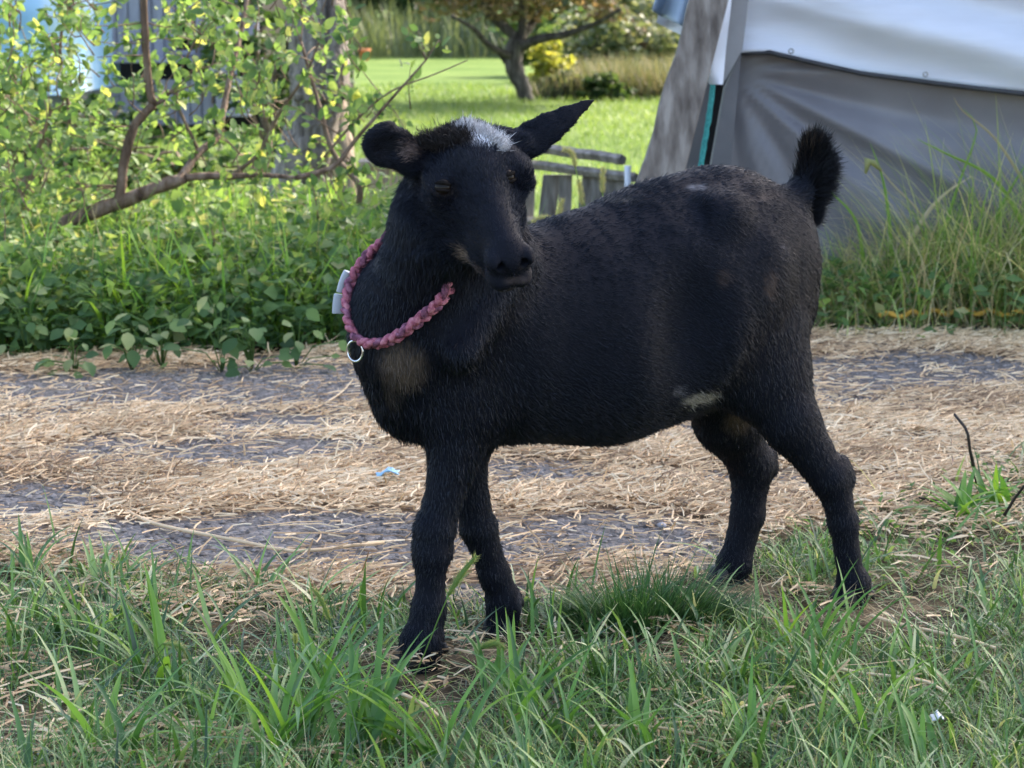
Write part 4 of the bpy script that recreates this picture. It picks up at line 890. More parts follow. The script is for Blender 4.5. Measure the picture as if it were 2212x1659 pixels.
# bushes between shed and shrub
def bush(u, v, Y, R, n, size, label, mat, tn=(.4, .2), name='bush', cat='bush', clumps=50, group=None, zc=None):
    b = px(u, v, Y); c = np.array([b[0], Y, (R[2] * .8) if zc is None else zc]); r = empty(name, (c[0], Y, 0), label, cat, group)
    st = Acc()
    for k in range(6): st.tube(smooth_path(np.array([[c[0], Y, 0], c + rng.normal(0, .2, 3) * R, c + rng.normal(0, .5, 3) * R]), 6), np.linspace(.03, .008, 6) * min(1, R[0]), 5)
    st.part('stems', M['twig'], r); crown_leaves(c, np.array(R), n, size, 'foliage', mat, r, tn, clumps=clumps, low=.01); return r
M['dkgreen'] = leaf_mat('dark_foliage', [(0, (.018, .045, .016)), (.5, (.045, .085, .03)), (1, (.10, .15, .05))], trans=.35)
M['midgreen'] = leaf_mat('mid_foliage', [(0, (.04, .08, .03)), (.5, (.08, .14, .05)), (1, (.17, .22, .09))], trans=.4)
M['greygreen'] = leaf_mat('grey_foliage', [(0, (.07, .10, .05)), (.5, (.14, .17, .10)), (1, (.28, .28, .19))], trans=.35)
M['yellow'] = leaf_mat('yellow_foliage', [(0, (.12, .16, .04)), (.5, (.25, .27, .06)), (1, (.42, .38, .10))], trans=.45)
M['brownleaf'] = leaf_mat('reddish_foliage', [(0, (.05, .07, .035)), (.4, (.13, .125, .065)), (.7, (.22, .155, .11)), (1, (.34, .23, .19))], trans=.35)
bush(250, 180, 11.0, (.30, .3, .22), 900, .05, 'dark bush under the ledge of the shed', M['dkgreen'])
bush(400, 300, 9.5, (.55, .4, .16), 1600, .045, 'low green bush in front of the shed behind the shrub', M['midgreen'])
bush(110, 330, 9.0, (.5, .4, .24), 1800, .045, 'green bush below the blue tarp at the left edge', M['midgreen'])
bush(585, 300, 11.5, (.42, .4, .62), 3200, .05, 'dark green bush right of the shed behind the forked trunk', M['dkgreen'])
bush(-60, 250, 9.5, (.5, .4, .35), 1500, .05, 'dark green bush partly outside the left edge', M['dkgreen'])

# ------------------------------------------------------------------ picket fence behind the goat
fence = empty('picket_fence', (px(1100, 400, 7.6)[0], 7.6, 0), 'low weathered grey picket fence on the lawn behind the goat back', 'fence')
M['pale_wood'] = surf_mat('pale_wood', [(.13, .11, .095), (.24, .21, .185), (.37, .33, .30)], scale=8, bump=.5, bscale=16, bdist=.004, stretch=(7, 7, 1.2))
fy = lambda u: 7.9 - (u - 800) / 570 * .75
for (pts, r) in (([(1135, 324), (1180, 322), (1240, 331), (1300, 338), (1345, 346)], .020), ([(780, 352), (900, 352), (1135, 356), (1200, 362), (1280, 373), (1374, 384)], .018), ([(780, 470), (900, 473), (1140, 480), (1374, 500)], .02)):
    P = smooth_path(np.array([px(u, v, fy(u)) for (u, v) in pts]), 24); Vv, Ff = tube_vf(P, r * 1.25, 5, knob=.035, flat=.8); o = part('rail', Vv, Ff, M['pale_wood'], fence, smooth=False); bevel_mod(o, .003)
for (u, lean, w) in [(805, 4, .05), (835, 2, .06), (862, 3, .05), (900, 0, .05), (960, 0, .05), (1030, 0, .05), (1095, 0, .05), (1140, -6, .055), (1192, -18, .060), (1222, -4, .045), (1275, -22, .05), (1298, -6, .06), (1322, -12, .04), (1342, -4, .045)]:
    Yp = fy(u) + .03; a = px(u, 378 if u > 1100 else 335, Yp); b = px(u + lean, 520, Yp); b[2] = 0; b[0] = px(u + lean, 500, Yp)[0]
    L = [a + [-w / 2, 0, 0], a + [w / 2, 0, 0], b + [w / 2, 0, 0], b + [-w / 2, 0, 0]]; L = L + [p + [0, .02, 0] for p in L]
    part('picket', L, [(0, 1, 2, 3), (7, 6, 5, 4), (0, 4, 5, 1), (1, 5, 6, 2), (2, 6, 7, 3), (3, 7, 4, 0)], M['pale_wood'], fence, smooth=False)
P = np.array([px(1356, 358, 7.14), [px(1358, 400, 7.14)[0], 7.14, .1], [px(1360, 400, 7.14)[0], 7.14, 0]]); Vv, Ff = tube_vf(P, .011, 10); part('post', Vv, Ff, surf_mat('white_pipe', [(.70, .70, .74), (.80, .80, .84)], rough=.4, bump=0), fence)

# ------------------------------------------------------------------ lawn details, fruit tree, far plants
n = 90000; y = 6.4 + 15 * rng.random(n) ** 1.4; x = rng.uniform(-1, 1, n) * (.26 * y + .3)
ok = (x < .55) | (y > 9.8); x, y = x[ok], y[ok]; n = len(x)
M['lawn'] = leaf_mat('lawn_blades', [(0, (.07, .13, .028)), (.5, (.12, .19, .05)), (1, (.19, .25, .085))], trans=.4)
g = blades('lawn_grass', np.stack([x, y, np.zeros(n)], 1), rng.uniform(0, 6.28, n), rng.uniform(.025, .06, n) * np.interp(y, [6, 20], [1, 1.3]), np.interp(y, [6, 20], [.004, .010]), np.abs(rng.normal(.2, .3, n)), rng.uniform(.4, 1.4, n), M['lawn'], lev=2, tint=np.clip(rng.normal(.5, .2, n) + (fbm(x * 1.1, y * .8) - .5) * .8, 0, 1))
tag(g, 'mown bright green lawn grass behind the goat', 'grass', kind='stuff')
FT = 18.0
ft = empty('fruit_tree', (px(1135, 215, FT)[0], FT, 0), 'small spreading tree with dark trunk and reddish brown leaves on the lawn', 'tree')
M['darkbark'] = surf_mat('dark_bark', [(.025, .022, .02), (.07, .06, .055), (.15, .135, .12)], scale=8, bump=.8, bscale=20, bdist=.02, stretch=(4, 4, 1))
def ftb(pts, r0, r1, name='limb', dy=0):
    P = smooth_path(np.array([px(u, v, FT + dy * k / len(pts)) for k, (u, v) in enumerate(pts)]), 16); P[:, 2] = np.maximum(P[:, 2], -.02); Vv, Ff = tube_vf(P, np.linspace(r0, r1, 16), 9, knob=.07); part(name, Vv, Ff, M['darkbark'], ft)
ftb([(1140, 224), (1130, 190), (1110, 145), (1112, 105), (1125, 85)], .062, .085, 'trunk')
ftb([(1112, 120), (1120, 90), (1090, 60), (1050, 20), (1020, -60)], .055, .02)
ftb([(1110, 125), (1060, 100), (1020, 60), (975, 35)], .035, .012, dy=-1)
ftb([(1120, 105), (1160, 85), (1220, 75), (1290, 50), (1340, 20)], .045, .015, dy=-.8)
ftb([(1118, 95), (1150, 50), (1180, 0), (1200, -80)], .045, .015, dy=1)
ftb([(1122, 92), (1130, 40), (1125, -60)], .045, .015)
ftb([(1112, 160), (1080, 120), (1072, 98)], .022, .008)
ftb([(1085, 62), (1060, 30), (1062, -20)], .02, .008)
crown_leaves(np.array([px(1190, 0, FT)[0], FT, 1.45]), np.array([1.35, 1.2, .85]), 17000, .07, 'foliage', M['brownleaf'], ft, (.55, .22), clumps=150, low=.66)
# yellow shrub, tall weeds, treeline
bush(1190, 190, 19, (.22, .2, .28), 1500, .06, 'bright yellow green shrub right of the fruit tree trunk', M['yellow'], (.45, .2))
bush(1225, 205, 18.6, (.2, .2, .14), 900, .05, 'low brownish plant at the foot of the yellow shrub', M['greygreen'], (.6, .2))
n = 5000; x = rng.uniform(px(1150, 0, 18.8)[0], px(1500, 0, 18.8)[0], n); y = rng.uniform(18.4, 19.8, n)
g = blades('purple_grass', np.stack([x, y, np.zeros(n)], 1), rng.uniform(0, 6.28, n), rng.uniform(.15, .42, n) * np.interp(x, [.2, .7], [.5, 1]), .012, np.abs(rng.normal(.1, .2, n)), rng.uniform(.2, 1.2, n), leaf_mat('purple_grass_blades', [(0, (.07, .10, .045)), (.5, (.14, .15, .085)), (1, (.26, .22, .17))], trans=.3), lev=3)
tag(g, 'brownish purple ornamental grass at the edge of the lawn right of the fruit tree', 'grass', kind='stuff')
bush(1300, 190, 18.3, (.26, .2, .12), 1400, .05, 'low dark green bush at the lawn edge right of the tree', M['dkgreen'], (.5, .2))
for (u, Y, R, nn, sz, lb, mt) in [(1290, 22.5, (.6, .6, .5), 3000, .08, 'tall grey green weeds clump behind the yellow shrub', M['greygreen']), (1380, 22, (.7, .6, .55), 3000, .08, 'tall grey green weeds clump left of the leaning boards', M['greygreen']),
        (1480, 23, (.8, .6, .6), 2500, .08, 'tall weeds clump hidden mostly by the leaning boards', M['greygreen']), (1200, 24, (.6, .6, .55), 2500, .09, 'mid green thicket behind the fruit tree fork', M['midgreen'])]:
    bush(u, 150, Y, R, nn, sz, lb, mt, (.5, .25), 'weed_clump', 'weeds')
tl_spec = [(-500, 40, (3.5, 2, 3.2), 'dkgreen', 'dark tree of the far treeline beyond the left edge'), (100, 38, (3.2, 2, 3.2), 'dkgreen', 'dark tree of the far treeline behind the shed'), (620, 37, (2.8, 2, 2.8), 'midgreen', 'mid green tree of the far treeline behind the forked trunk'), (800, 36, (1.7, 1.5, 1.9), 'dkgreen', 'darkest far tree right of the forked trunk'), (920, 35.5, (1.6, 1.4, 1.3), 'midgreen', 'far bush behind the left limbs of the fruit tree'),
    (1030, 36.5, (1.7, 1.5, 1.7), 'dkgreen', 'dark far bush left of the fruit tree trunk'), (1150, 35, (1.7, 1.5, 1.5), 'greygreen', 'grey green far bush straight behind the fruit tree'), (1270, 34, (1.8, 1.5, 1.7), 'midgreen', 'mid green far bush above the yellow shrub'), (1390, 34, (1.8, 1.5, 1.9), 'greygreen', 'pale far bush just left of the leaning boards'), (1520, 35, (2, 1.5, 2.2), 'yellow', 'yellowing far tree behind the pale blue tarp corner'), (1900, 38, (3.5, 2, 3.2), 'dkgreen', 'far tree hidden behind the tarp shelter')]
for (u, Y, R, mt, lb) in tl_spec:
    bush(u, 60, Y, R, int(1500 + 1300 * R[0]), .17, lb, M[mt], (.4, .25), 'far_tree', 'tree', clumps=90, group='far treeline')
n = 9000; y = rng.uniform(31, 34, n); x = rng.uniform(-.3, .35, n) * y
g = blades('tall_grass', np.stack([x, y, np.zeros(n)], 1), rng.uniform(0, 6.28, n), rng.uniform(.3, 1.0, n), .03, np.abs(rng.normal(.1, .2, n)), rng.uniform(.2, 1.2, n), M['greygreen'], lev=3, tint=np.clip(rng.normal(.3, .2, n), 0, 1))
tag(g, 'unmown tall grass along the foot of the far treeline', 'grass', kind='stuff')
# marker post and orange pot
P = np.array([px(762, 190, 12.5), px(760, 110, 12.5)]); P[0][2] = 0; Vv, Ff = tube_vf(P, .009, 7); tag(part('garden_stake', Vv, Ff, M['darkbark']), 'thin dark stake standing on the lawn right of the forked trunk', 'stake')
c = px(787, 100, 30); a_ = np.array([[.0, 0], [.055, 0], [.075, .12], [.085, .12], [.085, .16], [.06, .16], [.05, .04], [0, .04]]); sg = 14; Vv = []; Ff = []
for j in range(sg):
    t = 2 * math.pi * j / sg
    for (r_, z_) in a_: Vv.append([c[0] + math.cos(t) * r_, 30 + math.sin(t) * r_, z_])
for j in range(sg):
    for k in range(7): Ff.append((j * 8 + k, ((j + 1) % sg) * 8 + k, ((j + 1) % sg) * 8 + k + 1, j * 8 + k + 1))
tag(part('flower_pot', Vv, Ff, surf_mat('terracotta', [(.5, .15, .06), (.65, .24, .12)], bump=0)), 'small orange pot at the far edge of the lawn', 'pot')

# ------------------------------------------------------------------ tall unseen trees added beyond the shelter to shade the foreground
def added_shade_tree(x, y, z, R, n, label):
    r = empty('added_shade_tree', (x, y, 0), label, 'tree', 'tall unseen trees added beyond the shelter for shade')
    P = smooth_path(np.array([[x, y, 0], [x + .1, y, z * .4], [x, y, z]]), 14); Vv, Ff = tube_vf(P, np.linspace(.28, .09, 14), 12, knob=.05); part('trunk', Vv, Ff, M['greybark'], r)
    A_c = Acc()
    for k in range(9):
        a = k * 2.4; A_c.tube(smooth_path(np.array([[x, y, z * (.5 + .04 * k)], [x + math.cos(a) * R[0] * .4, y + math.sin(a) * R[1] * .4, z * .95], [x + math.cos(a) * R[0] * .8, y + math.sin(a) * R[1] * .8, z + .3]]), 8), np.linspace(.09, .02, 8), 7)
    A_c.part('added_limbs', M['greybark'], r)
    crown_leaves(np.array([x, y, z]), np.array(R), n, .21, 'foliage', M['midgreen'], r, clumps=160)
for (gx, gy, hz, R, lb) in SHADE:
    tt = hz / math.tan(SUN_EL); added_shade_tree(gx + AX * tt, gy + AY * tt, hz, R, 19000, lb)

# ------------------------------------------------------------------ the goat
BD = np.array([.8690, .4948, 0.0])                # from chest to rump, along the body
C0 = np.array([-.066, 2.76, 0.0])
LD = np.array([.4948, -.8690, 0.0])               # lateral, towards the camera
def G(u, v, l=0.0):
    d = ray(u, v); t = ((C0 + LD * l - CAMO) @ LD) / (d @ LD); return CAMO + d * t
def RR(p, r):                                     # radius in px at point p -> metres
    dep = (p - CAMO) @ np.array([0, CP, -SP]); return r * dep / FPX
VOX = 0.0028
GMIN = np.array([-.30, 2.42, -.01]); GMAX = np.array([.60, 3.25, .80])
dim = np.ceil((GMAX - GMIN) / VOX).astype(int)
FIELD = np.full(dim, 0.2, np.float32)
HAIRP = []                                        # (a, b, hair direction, length, lift)
def _box(lo, hi):
    i0 = np.clip(np.floor((lo - GMIN) / VOX).astype(int), 0, dim); i1 = np.clip(np.ceil((hi - GMIN) / VOX).astype(int) + 1, 0, dim)
    ax = [(GMIN[k] + np.arange(i0[k], i1[k]) * VOX).astype(np.float32) for k in range(3)]
    return tuple(slice(a, b) for a, b in zip(i0, i1)), ax
def _blend(sl, d, k, mode):
    F0 = FIELD[sl]
    if mode == 'add':
        h = np.clip(.5 + .5 * (F0 - d) / k, 0, 1); FIELD[sl] = F0 * (1 - h) + d * h - k * h * (1 - h)
    else:
        h = np.clip(.5 - .5 * (F0 + d) / k, 0, 1); FIELD[sl] = F0 * (1 - h) - d * h + k * h * (1 - h)
def cone(a, b, ra, rb, k=.02, s=1.0, ax=None, mode='add', hair=None, hl=.012, lift=.25):
    """tapered capsule, squashed by s along direction ax"""
    a = np.asarray(a, float); b = np.asarray(b, float); ax = LD if ax is None else unit(np.asarray(ax, float))
    R = max(ra, rb) + k + .012
    sl, g3 = _box(np.minimum(a, b) - R, np.maximum(a, b) + R)
    X, Y, Z = np.meshgrid(*g3, indexing='ij', sparse=True)
    w = 1 / s - 1
    bb = (b - a) + ax * ((b - a) @ ax) * w
    px_, py_, pz_ = X - a[0], Y - a[1], Z - a[2]
    dp = (px_ * ax[0] + py_ * ax[1] + pz_ * ax[2]) * w
    px_ = px_ + dp * ax[0]; py_ = py_ + dp * ax[1]; pz_ = pz_ + dp * ax[2]
    t = np.clip((px_ * bb[0] + py_ * bb[1] + pz_ * bb[2]) / (bb @ bb + 1e-12), 0, 1)
    q = np.sqrt((px_ - t * bb[0]) ** 2 + (py_ - t * bb[1]) ** 2 + (pz_ - t * bb[2]) ** 2)
    rr = ra + (rb - ra) * t
    d = (q - rr)
    if s < 1:   # correct the distance roughly for the squash
        d = d * (s + (1 - s) * np.clip(1 - np.abs(dp) * s / (np.maximum(q, 1e-4) * (1 - s) + 1e-6), 0, 1))
    _blend(sl, d.astype(np.float32), k, mode)
    if hair is not None: HAIRP.append((a, b, unit(np.asarray(hair, float)), hl, lift, max(ra, rb)))
def ell(c, R, A=None, k=.015, mode='add', hair=None, hl=.012, lift=.25):
    """ellipsoid with radii R along the rows of A"""
    c = np.asarray(c, float); R = np.asarray(R, float); A = np.eye(3) if A is None else np.asarray(A)
    e = R.max() + k + .012; sl, g3 = _box(c - e, c + e)
    X, Y, Z = np.meshgrid(*g3, indexing='ij', sparse=True); X = X - c[0]; Y = Y - c[1]; Z = Z - c[2]
    k0 = 0; k1 = 0
    for i in range(3):
        q = X * A[i][0] + Y * A[i][1] + Z * A[i][2]; k0 = k0 + (q / R[i]) ** 2; k1 = k1 + (q / R[i] ** 2) ** 2
    k0 = np.sqrt(k0); k1 = np.sqrt(k1); d = np.where(k1 > 1e-6, k0 * (k0 - 1) / np.maximum(k1, 1e-6), -R.min())
    _blend(sl, d.astype(np.float32), k, mode)
    if hair is not None: HAIRP.append((c, c, unit(np.asarray(hair, float)), hl, lift, R.max()))
def gc(u0, v0, r0, l0, u1, v1, r1, l1, k=.02, s=1.0, **kw):
    a = G(u0, v0, l0); b = G(u1, v1, l1); cone(a, b, RR(a, r0), RR(b, r1), k, s, **kw)
DN = np.array([0, 0, -1.0]); back = BD * .9 + DN * .25
# trunk
gc(1070, 722, 222, .0, 1300, 706, 242, .0, s=.80, hair=back, hl=.015)
gc(1300, 706, 242, .0, 1450, 650, 244, .0, s=.82, k=.03, hair=back, hl=.017)
gc(1450, 640, 246, .0, 1560, 570, 195, .0, s=.80, k=.03, hair=back + DN * .2, hl=.016)
gc(1500, 500, 118, .0, 1580, 520, 138, .0, s=.8, k=.03, hair=BD + DN * .2, hl=.018)
gc(1560, 560, 180, .0, 1645, 560, 118, .0, s=.85, k=.04, hair=BD * .6 + DN * .6, hl=.014)
gc(1645, 520, 92, .0, 1655, 660, 108, .0, s=.9, k=.04, hair=DN + BD * .3, hl=.014)
gc(1250, 590, 112, .0, 1430, 500, 96, .0, s=.7, k=.03)
# chest, brisket, shoulder
gc(1050, 720, 215, .0, 945, 775, 160, .0, s=.74, k=.03, hair=DN + BD * .2, hl=.018)
gc(925, 770, 150, .0, 905, 845, 100, .0, s=.78, k=.03, hair=DN, hl=.026, lift=.5)
gc(1010, 700, 150, .045, 1005, 875, 84, .048, k=.035, s=.6, hair=DN + BD * .45, hl=.017)
gc(1010, 760, 140, -.045, 1010, 900, 90, -.045, k=.03, s=.6, hair=DN, hl=.016)
# belly line
gc(1110, 790, 152, .0, 1330, 775, 150, .0, s=.85, k=.03, hair=BD * .8 + DN * .3, hl=.02)
gc(1400, 770, 125, .0, 1520, 745, 110, .0, s=.85, k=.03, hair=BD * .6 + DN * .5, hl=.02)
# hind quarters, near leg
gc(1580, 610, 150, .045, 1650, 800, 108, .062, s=.55, k=.035, hair=DN + BD * .35, hl=.015)
gc(1640, 760, 112, .055, 1705, 905, 64, .075, s=.62, k=.025, hair=DN + BD * .4, hl=.014)
gc(1705, 905, 62, .075, 1787, 1025, 43, .083, s=.75, k=.018, hair=DN + BD * .5, hl=.013)
gc(1815, 1003, 20, .083, 1827, 1030, 20, .083, k=.008)
gc(1797, 1030, 39, .083, 1822, 1130, 30, .085, s=.85, k=.015, hair=DN, hl=.012)
gc(1822, 1130, 30, .085, 1838, 1250, 28, .087, s=.9, k=.012, hair=DN, hl=.012)
gc(1845, 1262, 37, .087, 1838, 1300, 33, .087, s=.9, k=.012, hair=DN, hl=.012)
# far hind leg
gc(1550, 760, 130, -.05, 1570, 900, 78, -.062, s=.7, k=.03, hair=DN, hl=.014)
gc(1570, 900, 66, -.065, 1622, 1000, 48, -.08, s=.8, k=.018, hair=DN + BD * .3, hl=.013)
gc(1660, 983, 18, -.08, 1662, 1010, 19, -.08, k=.008)
gc(1625, 1005, 46, -.08, 1615, 1110, 36, -.086, s=.85, k=.015, hair=DN, hl=.012)
gc(1615, 1110, 35, -.086, 1588, 1215, 34, -.09, s=.9, k=.012, hair=DN, hl=.012)
gc(1585, 1220, 37, -.09, 1568, 1258, 34, -.092, s=.9, k=.012, hair=DN, hl=.012)
# near front leg
gc(1000, 850, 92, .045, 983, 985, 50, .043, s=.62, k=.03, hair=DN, hl=.016)
gc(983, 975, 50, .043, 945, 1130, 41, .040, s=.85, k=.02, hair=DN, hl=.015)
gc(937, 1150, 46, .038, 935, 1188, 41, .038, s=.9, k=.012, hair=DN, hl=.012)
gc(932, 1195, 36, .037, 928, 1310, 29, .035, s=.95, k=.015, hair=DN, hl=.012)
gc(926, 1310, 34, .035, 914, 1380, 42, .034, s=.95, k=.015, hair=DN, hl=.017, lift=.4)
gc(912, 1385, 42, .034, 903, 1440, 45, .034, s=.9, k=.012, hair=DN, hl=.017, lift=.4)
# far front leg
gc(1000, 900, 75, -.03, 1005, 1010, 42, -.035, s=.75, k=.02, hair=DN, hl=.015)
gc(1005, 1000, 42, -.035, 1030, 1130, 36, -.037, s=.9, k=.016, hair=DN, hl=.015)
gc(1036, 1145, 38, -.037, 1068, 1240, 30, -.038, s=.9, k=.014, hair=DN, hl=.012)
gc(1068, 1240, 30, -.038, 1088, 1295, 35, -.039, s=.95, k=.014, hair=DN, hl=.014)
gc(1088, 1300, 36, -.039, 1084, 1372, 38, -.039, s=.9, k=.012, hair=DN, hl=.014)
# tail
gc(1672, 470, 36, 0, 1722, 425, 24, 0, k=.03, hair=BD + np.array([0, 0, .3]), hl=.02)
gc(1722, 425, 24, 0, 1742, 385, 19, 0, k=.02, hair=(.35, .1, 1), hl=.035, lift=.6)
gc(1742, 385, 18, 0, 1750, 335, 12, 0, k=.012, hair=(.1, 0, 1), hl=.045, lift=.6)
# flank and elbow hollows, hip and shoulder points
ell(G(1535, 720, .165), (.05, .06, .10), np.array([BD, LD, [0, 0, 1]]), k=.05, mode='sub')
ell(G(1150, 850, .165), (.035, .055, .08), np.array([BD, LD, [0, 0, 1]]), k=.04, mode='sub')
ell(G(1560, 470, .075), (.035, .03, .03), np.array([BD, LD, [0, 0, 1]]), k=.03)
ell(G(1640, 600, .090), (.035, .02, .05), np.array([BD, LD, [0, 0, 1]]), k=.03)
cone(G(1110, 560, .09), G(1000, 760, .115), .020, .022, k=.04)
# neck
HE = px(1030, 402, 2.575)
def toward(p, l):  return p
na = G(905, 705, .01); nb_ = px(964, 470, 2.63); nc = px(1000, 400, 2.625)
cone(na, nb_, RR(na, 140), RR(nb_, 106), k=.035, s=.85, hair=DN + np.array([-.1, -.1, 0]), hl=.016, lift=.2)
cone(G(985, 720, 0), px(1040, 520, 2.70), RR(na, 150), .055, k=.04, s=.75, hair=DN, hl=.016)
cone(G(870, 650, .01), G(880, 740, .01), RR(na, 104), RR(na, 100), k=.03, hair=DN, hl=.02)
cone(nb_, nc, RR(nb_, 96), .052, k=.03, hair=DN, hl=.014)
# head frame: HF towards the nose, HN out of the forehead, HS to the picture's right
HF = unit(np.array([.30, -.68, -.66])); HS = np.array([.90, .30, .20]); HS = unit(HS - HF * (HF @ HS)); HN = np.cross(HF, HS)
HA = np.array([HF, HN, HS])
def H(f, n, s): return HE + HF * f + HN * n + HS * s
up = -HF * .9 + HN * .25
ell(H(-.030, -.008, 0), (.055, .050, .056), HA, k=.02, hair=up + HN * .3, hl=.008, lift=.4)
ell(H(-.044, .018, 0), (.032, .020, .036), HA, k=.02, hair=HN + np.array([0, 0, .6]), hl=.009, lift=.8)
ell(H(-.012, .026, 0), (.048, .022, .040), HA, k=.02, hair=up, hl=.009)
for s in (-1, 1):
    ell(H(.002, .018, s * .047), (.026, .019, .018), HA, k=.016, hair=up, hl=.005)
    ell(H(.008, -.028, s * .031), (.048, .036, .023), HA, k=.022, hair=up, hl=.009)
    ell(H(.060, -.024, s * .020), (.042, .024, .012), HA, k=.02, hair=up, hl=.009)
    cone(H(.012, .010, s * .048), H(.045, .002, s * .026), .011, .007, k=.012)
cone(H(.010, .002, 0), H(.108, .0, 0), .036, .0245, k=.018, s=.9, ax=HS, hair=up, hl=.008)
cone(H(-.015, .028, 0), H(.108, .018, 0), .021, .013, k=.02, hair=up, hl=.008)
ell(H(.122, .008, 0), (.022, .018, .024), HA, k=.012, hair=up, hl=.004)
ell(H(.126, -.012, 0), (.019, .016, .024), HA, k=.010, hair=up, hl=.004)
cone(H(.0, -.050, 0), H(.100, -.036, 0), .032, .018, k=.02, hair=up, hl=.008)
ell(H(.112, -.036, 0), (.022, .014, .019), HA, k=.008, hair=up, hl=.007)
cone(H(.0, -.045, -.02), HE * .5 + nb_ * .5 + np.array([0, 0, -.02]), .035, .05, k=.03)
# mouth line, nostrils, sockets
for s in (-1, 1):
    cone(H(.152, -.026, s * .002), H(.085, -.029, s * .036), .0050, .0042, k=.003, mode='sub')
    cone(H(.152, .004, s * .001), H(.148, -.022, s * .001), .0030, .0030, k=.002, mode='sub')
    ell(H(.132, -.013, s * .012), (.018, .012, .015), HA, k=.006)
    ell(H(.128, .012, s * .020), (.014, .012, .010), HA, k=.006)
    cone(H(.156, .011, s * .0105), H(.126, .014, s * .017), .0062, .0050, k=.002, mode='sub')
    cone(H(.150, .004, s * .016), H(.130, .009, s * .030), .0040, .0034, k=.002, mode='sub')
    ell(H(.007, .014, s * .064), (.017, .0055, .012), HA, k=.005, mode='sub')
    ell(H(.003, .021, s * .059), (.018, .005, .008), HA, k=.006)       # brow over the eye
    ell(H(.010, .007, s * .062), (.016, .0045, .007), HA, k=.006)       # lower lid
# picture-right ear: long, seen from behind
e0 = H(-.052, .004, .046)
Y1 = e0[1]
E1 = [px(1120, 316, Y1), px(1150, 300, Y1 + .004), px(1185, 277, Y1 + .01), px(1225, 251, Y1 + .02), px(1262, 228, Y1 + .03), px(1281, 214, Y1 + .034)]
cone(e0, E1[0], .022, .020, k=.014, hair=(.8, 0, .3), hl=.008)
ER = [.0205, .0205, .0190, .0130, .0068, .003]
for i in range(5):
    cone(E1[i], E1[i + 1], ER[i], ER[i + 1], k=.004, s=.33, ax=(.25, -1, .25), hair=(.8, 0, .5), hl=.006, lift=.15)
# picture-left ear: cupped towards the camera
e1 = H(-.050, .0, -.050)
c1 = px(838, 312, HE[1] - .01)
cone(e1, px(892, 338, HE[1] + .0), .021, .019, k=.014, hair=(-1, 0, .1), hl=.009)
cone(px(892, 338, HE[1]), c1, .019, .022, k=.010, s=.8, ax=(0, 1, 0), hair=(-1, 0, .1), hl=.008)
ell(c1, (.0275, .016, .0255), np.array([unit(np.array([1, 0, -.25])), [0, 1, 0], unit(np.array([.25, 0, 1]))]), k=.008, hair=(-1, 0, .2), hl=.007, lift=.15)
ell(c1 + np.array([.003, -.014, -.001]), (.0185, .011, .0150), None, k=.009, mode='sub')
ell(c1 + np.array([.019, -.004, .024]), (.008, .02, .006), None, k=.006, mode='sub')

# --- naive surface nets
def surface_nets(Fd):
    nx, ny, nz = Fd.shape; ins = Fd < 0
    c = np.stack([ins[a:nx - 1 + a, b:ny - 1 + b, d:nz - 1 + d] for a in (0, 1) for b in (0, 1) for d in (0, 1)]).sum(0)
    act = (c > 0) & (c < 8); idx = np.argwhere(act); ID = np.full(act.shape, -1, np.int32); ID[act] = np.arange(len(idx))
    offs = np.array([(a, b, d) for a in (0, 1) for b in (0, 1) for d in (0, 1)])
    val = np.stack([Fd[idx[:, 0] + o[0], idx[:, 1] + o[1], idx[:, 2] + o[2]] for o in offs], 1)
    S = np.zeros((len(idx), 3)); cnt = np.zeros(len(idx))
    for i in range(8):
        for j in range(i + 1, 8):
            if np.abs(offs[i] - offs[j]).sum() == 1:
                m_ = (val[:, i] < 0) != (val[:, j] < 0); t = val[m_, i] / (val[m_, i] - val[m_, j])
                S[m_] += offs[i] + t[:, None] * (offs[j] - offs[i]); cnt[m_] += 1
    V = idx + S / cnt[:, None]
    Fs = []
    for ax in range(3):
        o = [slice(None)] * 3; o2 = [slice(None)] * 3; o[ax] = slice(0, -1); o2[ax] = slice(1, None)
        a, b = ins[tuple(o)], ins[tuple(o2)]; e = np.argwhere(a != b); flip = a[tuple(e.T)]
        u_, w_ = [(1, 2), (2, 0), (0, 1)][ax]; ok = (e[:, u_] > 0) & (e[:, w_] > 0) & (e[:, u_] < Fd.shape[u_] - 1) & (e[:, w_] < Fd.shape[w_] - 1); e = e[ok]; flip = flip[ok]
        def g(du, dw):
            q = e.copy(); q[:, u_] -= du; q[:, w_] -= dw; return ID[q[:, 0], q[:, 1], q[:, 2]]
        Q = np.stack([g(1, 1), g(0, 1), g(0, 0), g(1, 0)], 1); Q[~flip] = Q[~flip][:, ::-1]; Fs.append(Q)
    return V, np.concatenate(Fs)
V, Q = surface_nets(FIELD)
V = GMIN + V * VOX
# keep the largest component implicitly; relax slightly
for it in range(1):
    acc = np.zeros_like(V); cn = np.zeros(len(V))
    for a, b in ((0, 1), (1, 2), (2, 3), (3, 0)):
        np.add.at(acc, Q[:, a], V[Q[:, b]]); np.add.at(acc, Q[:, b], V[Q[:, a]]); np.add.at(cn, Q[:, a], 1); np.add.at(cn, Q[:, b], 1)
    V = V * .6 + .4 * acc / cn[:, None]
print('goat body', len(V), len(Q))

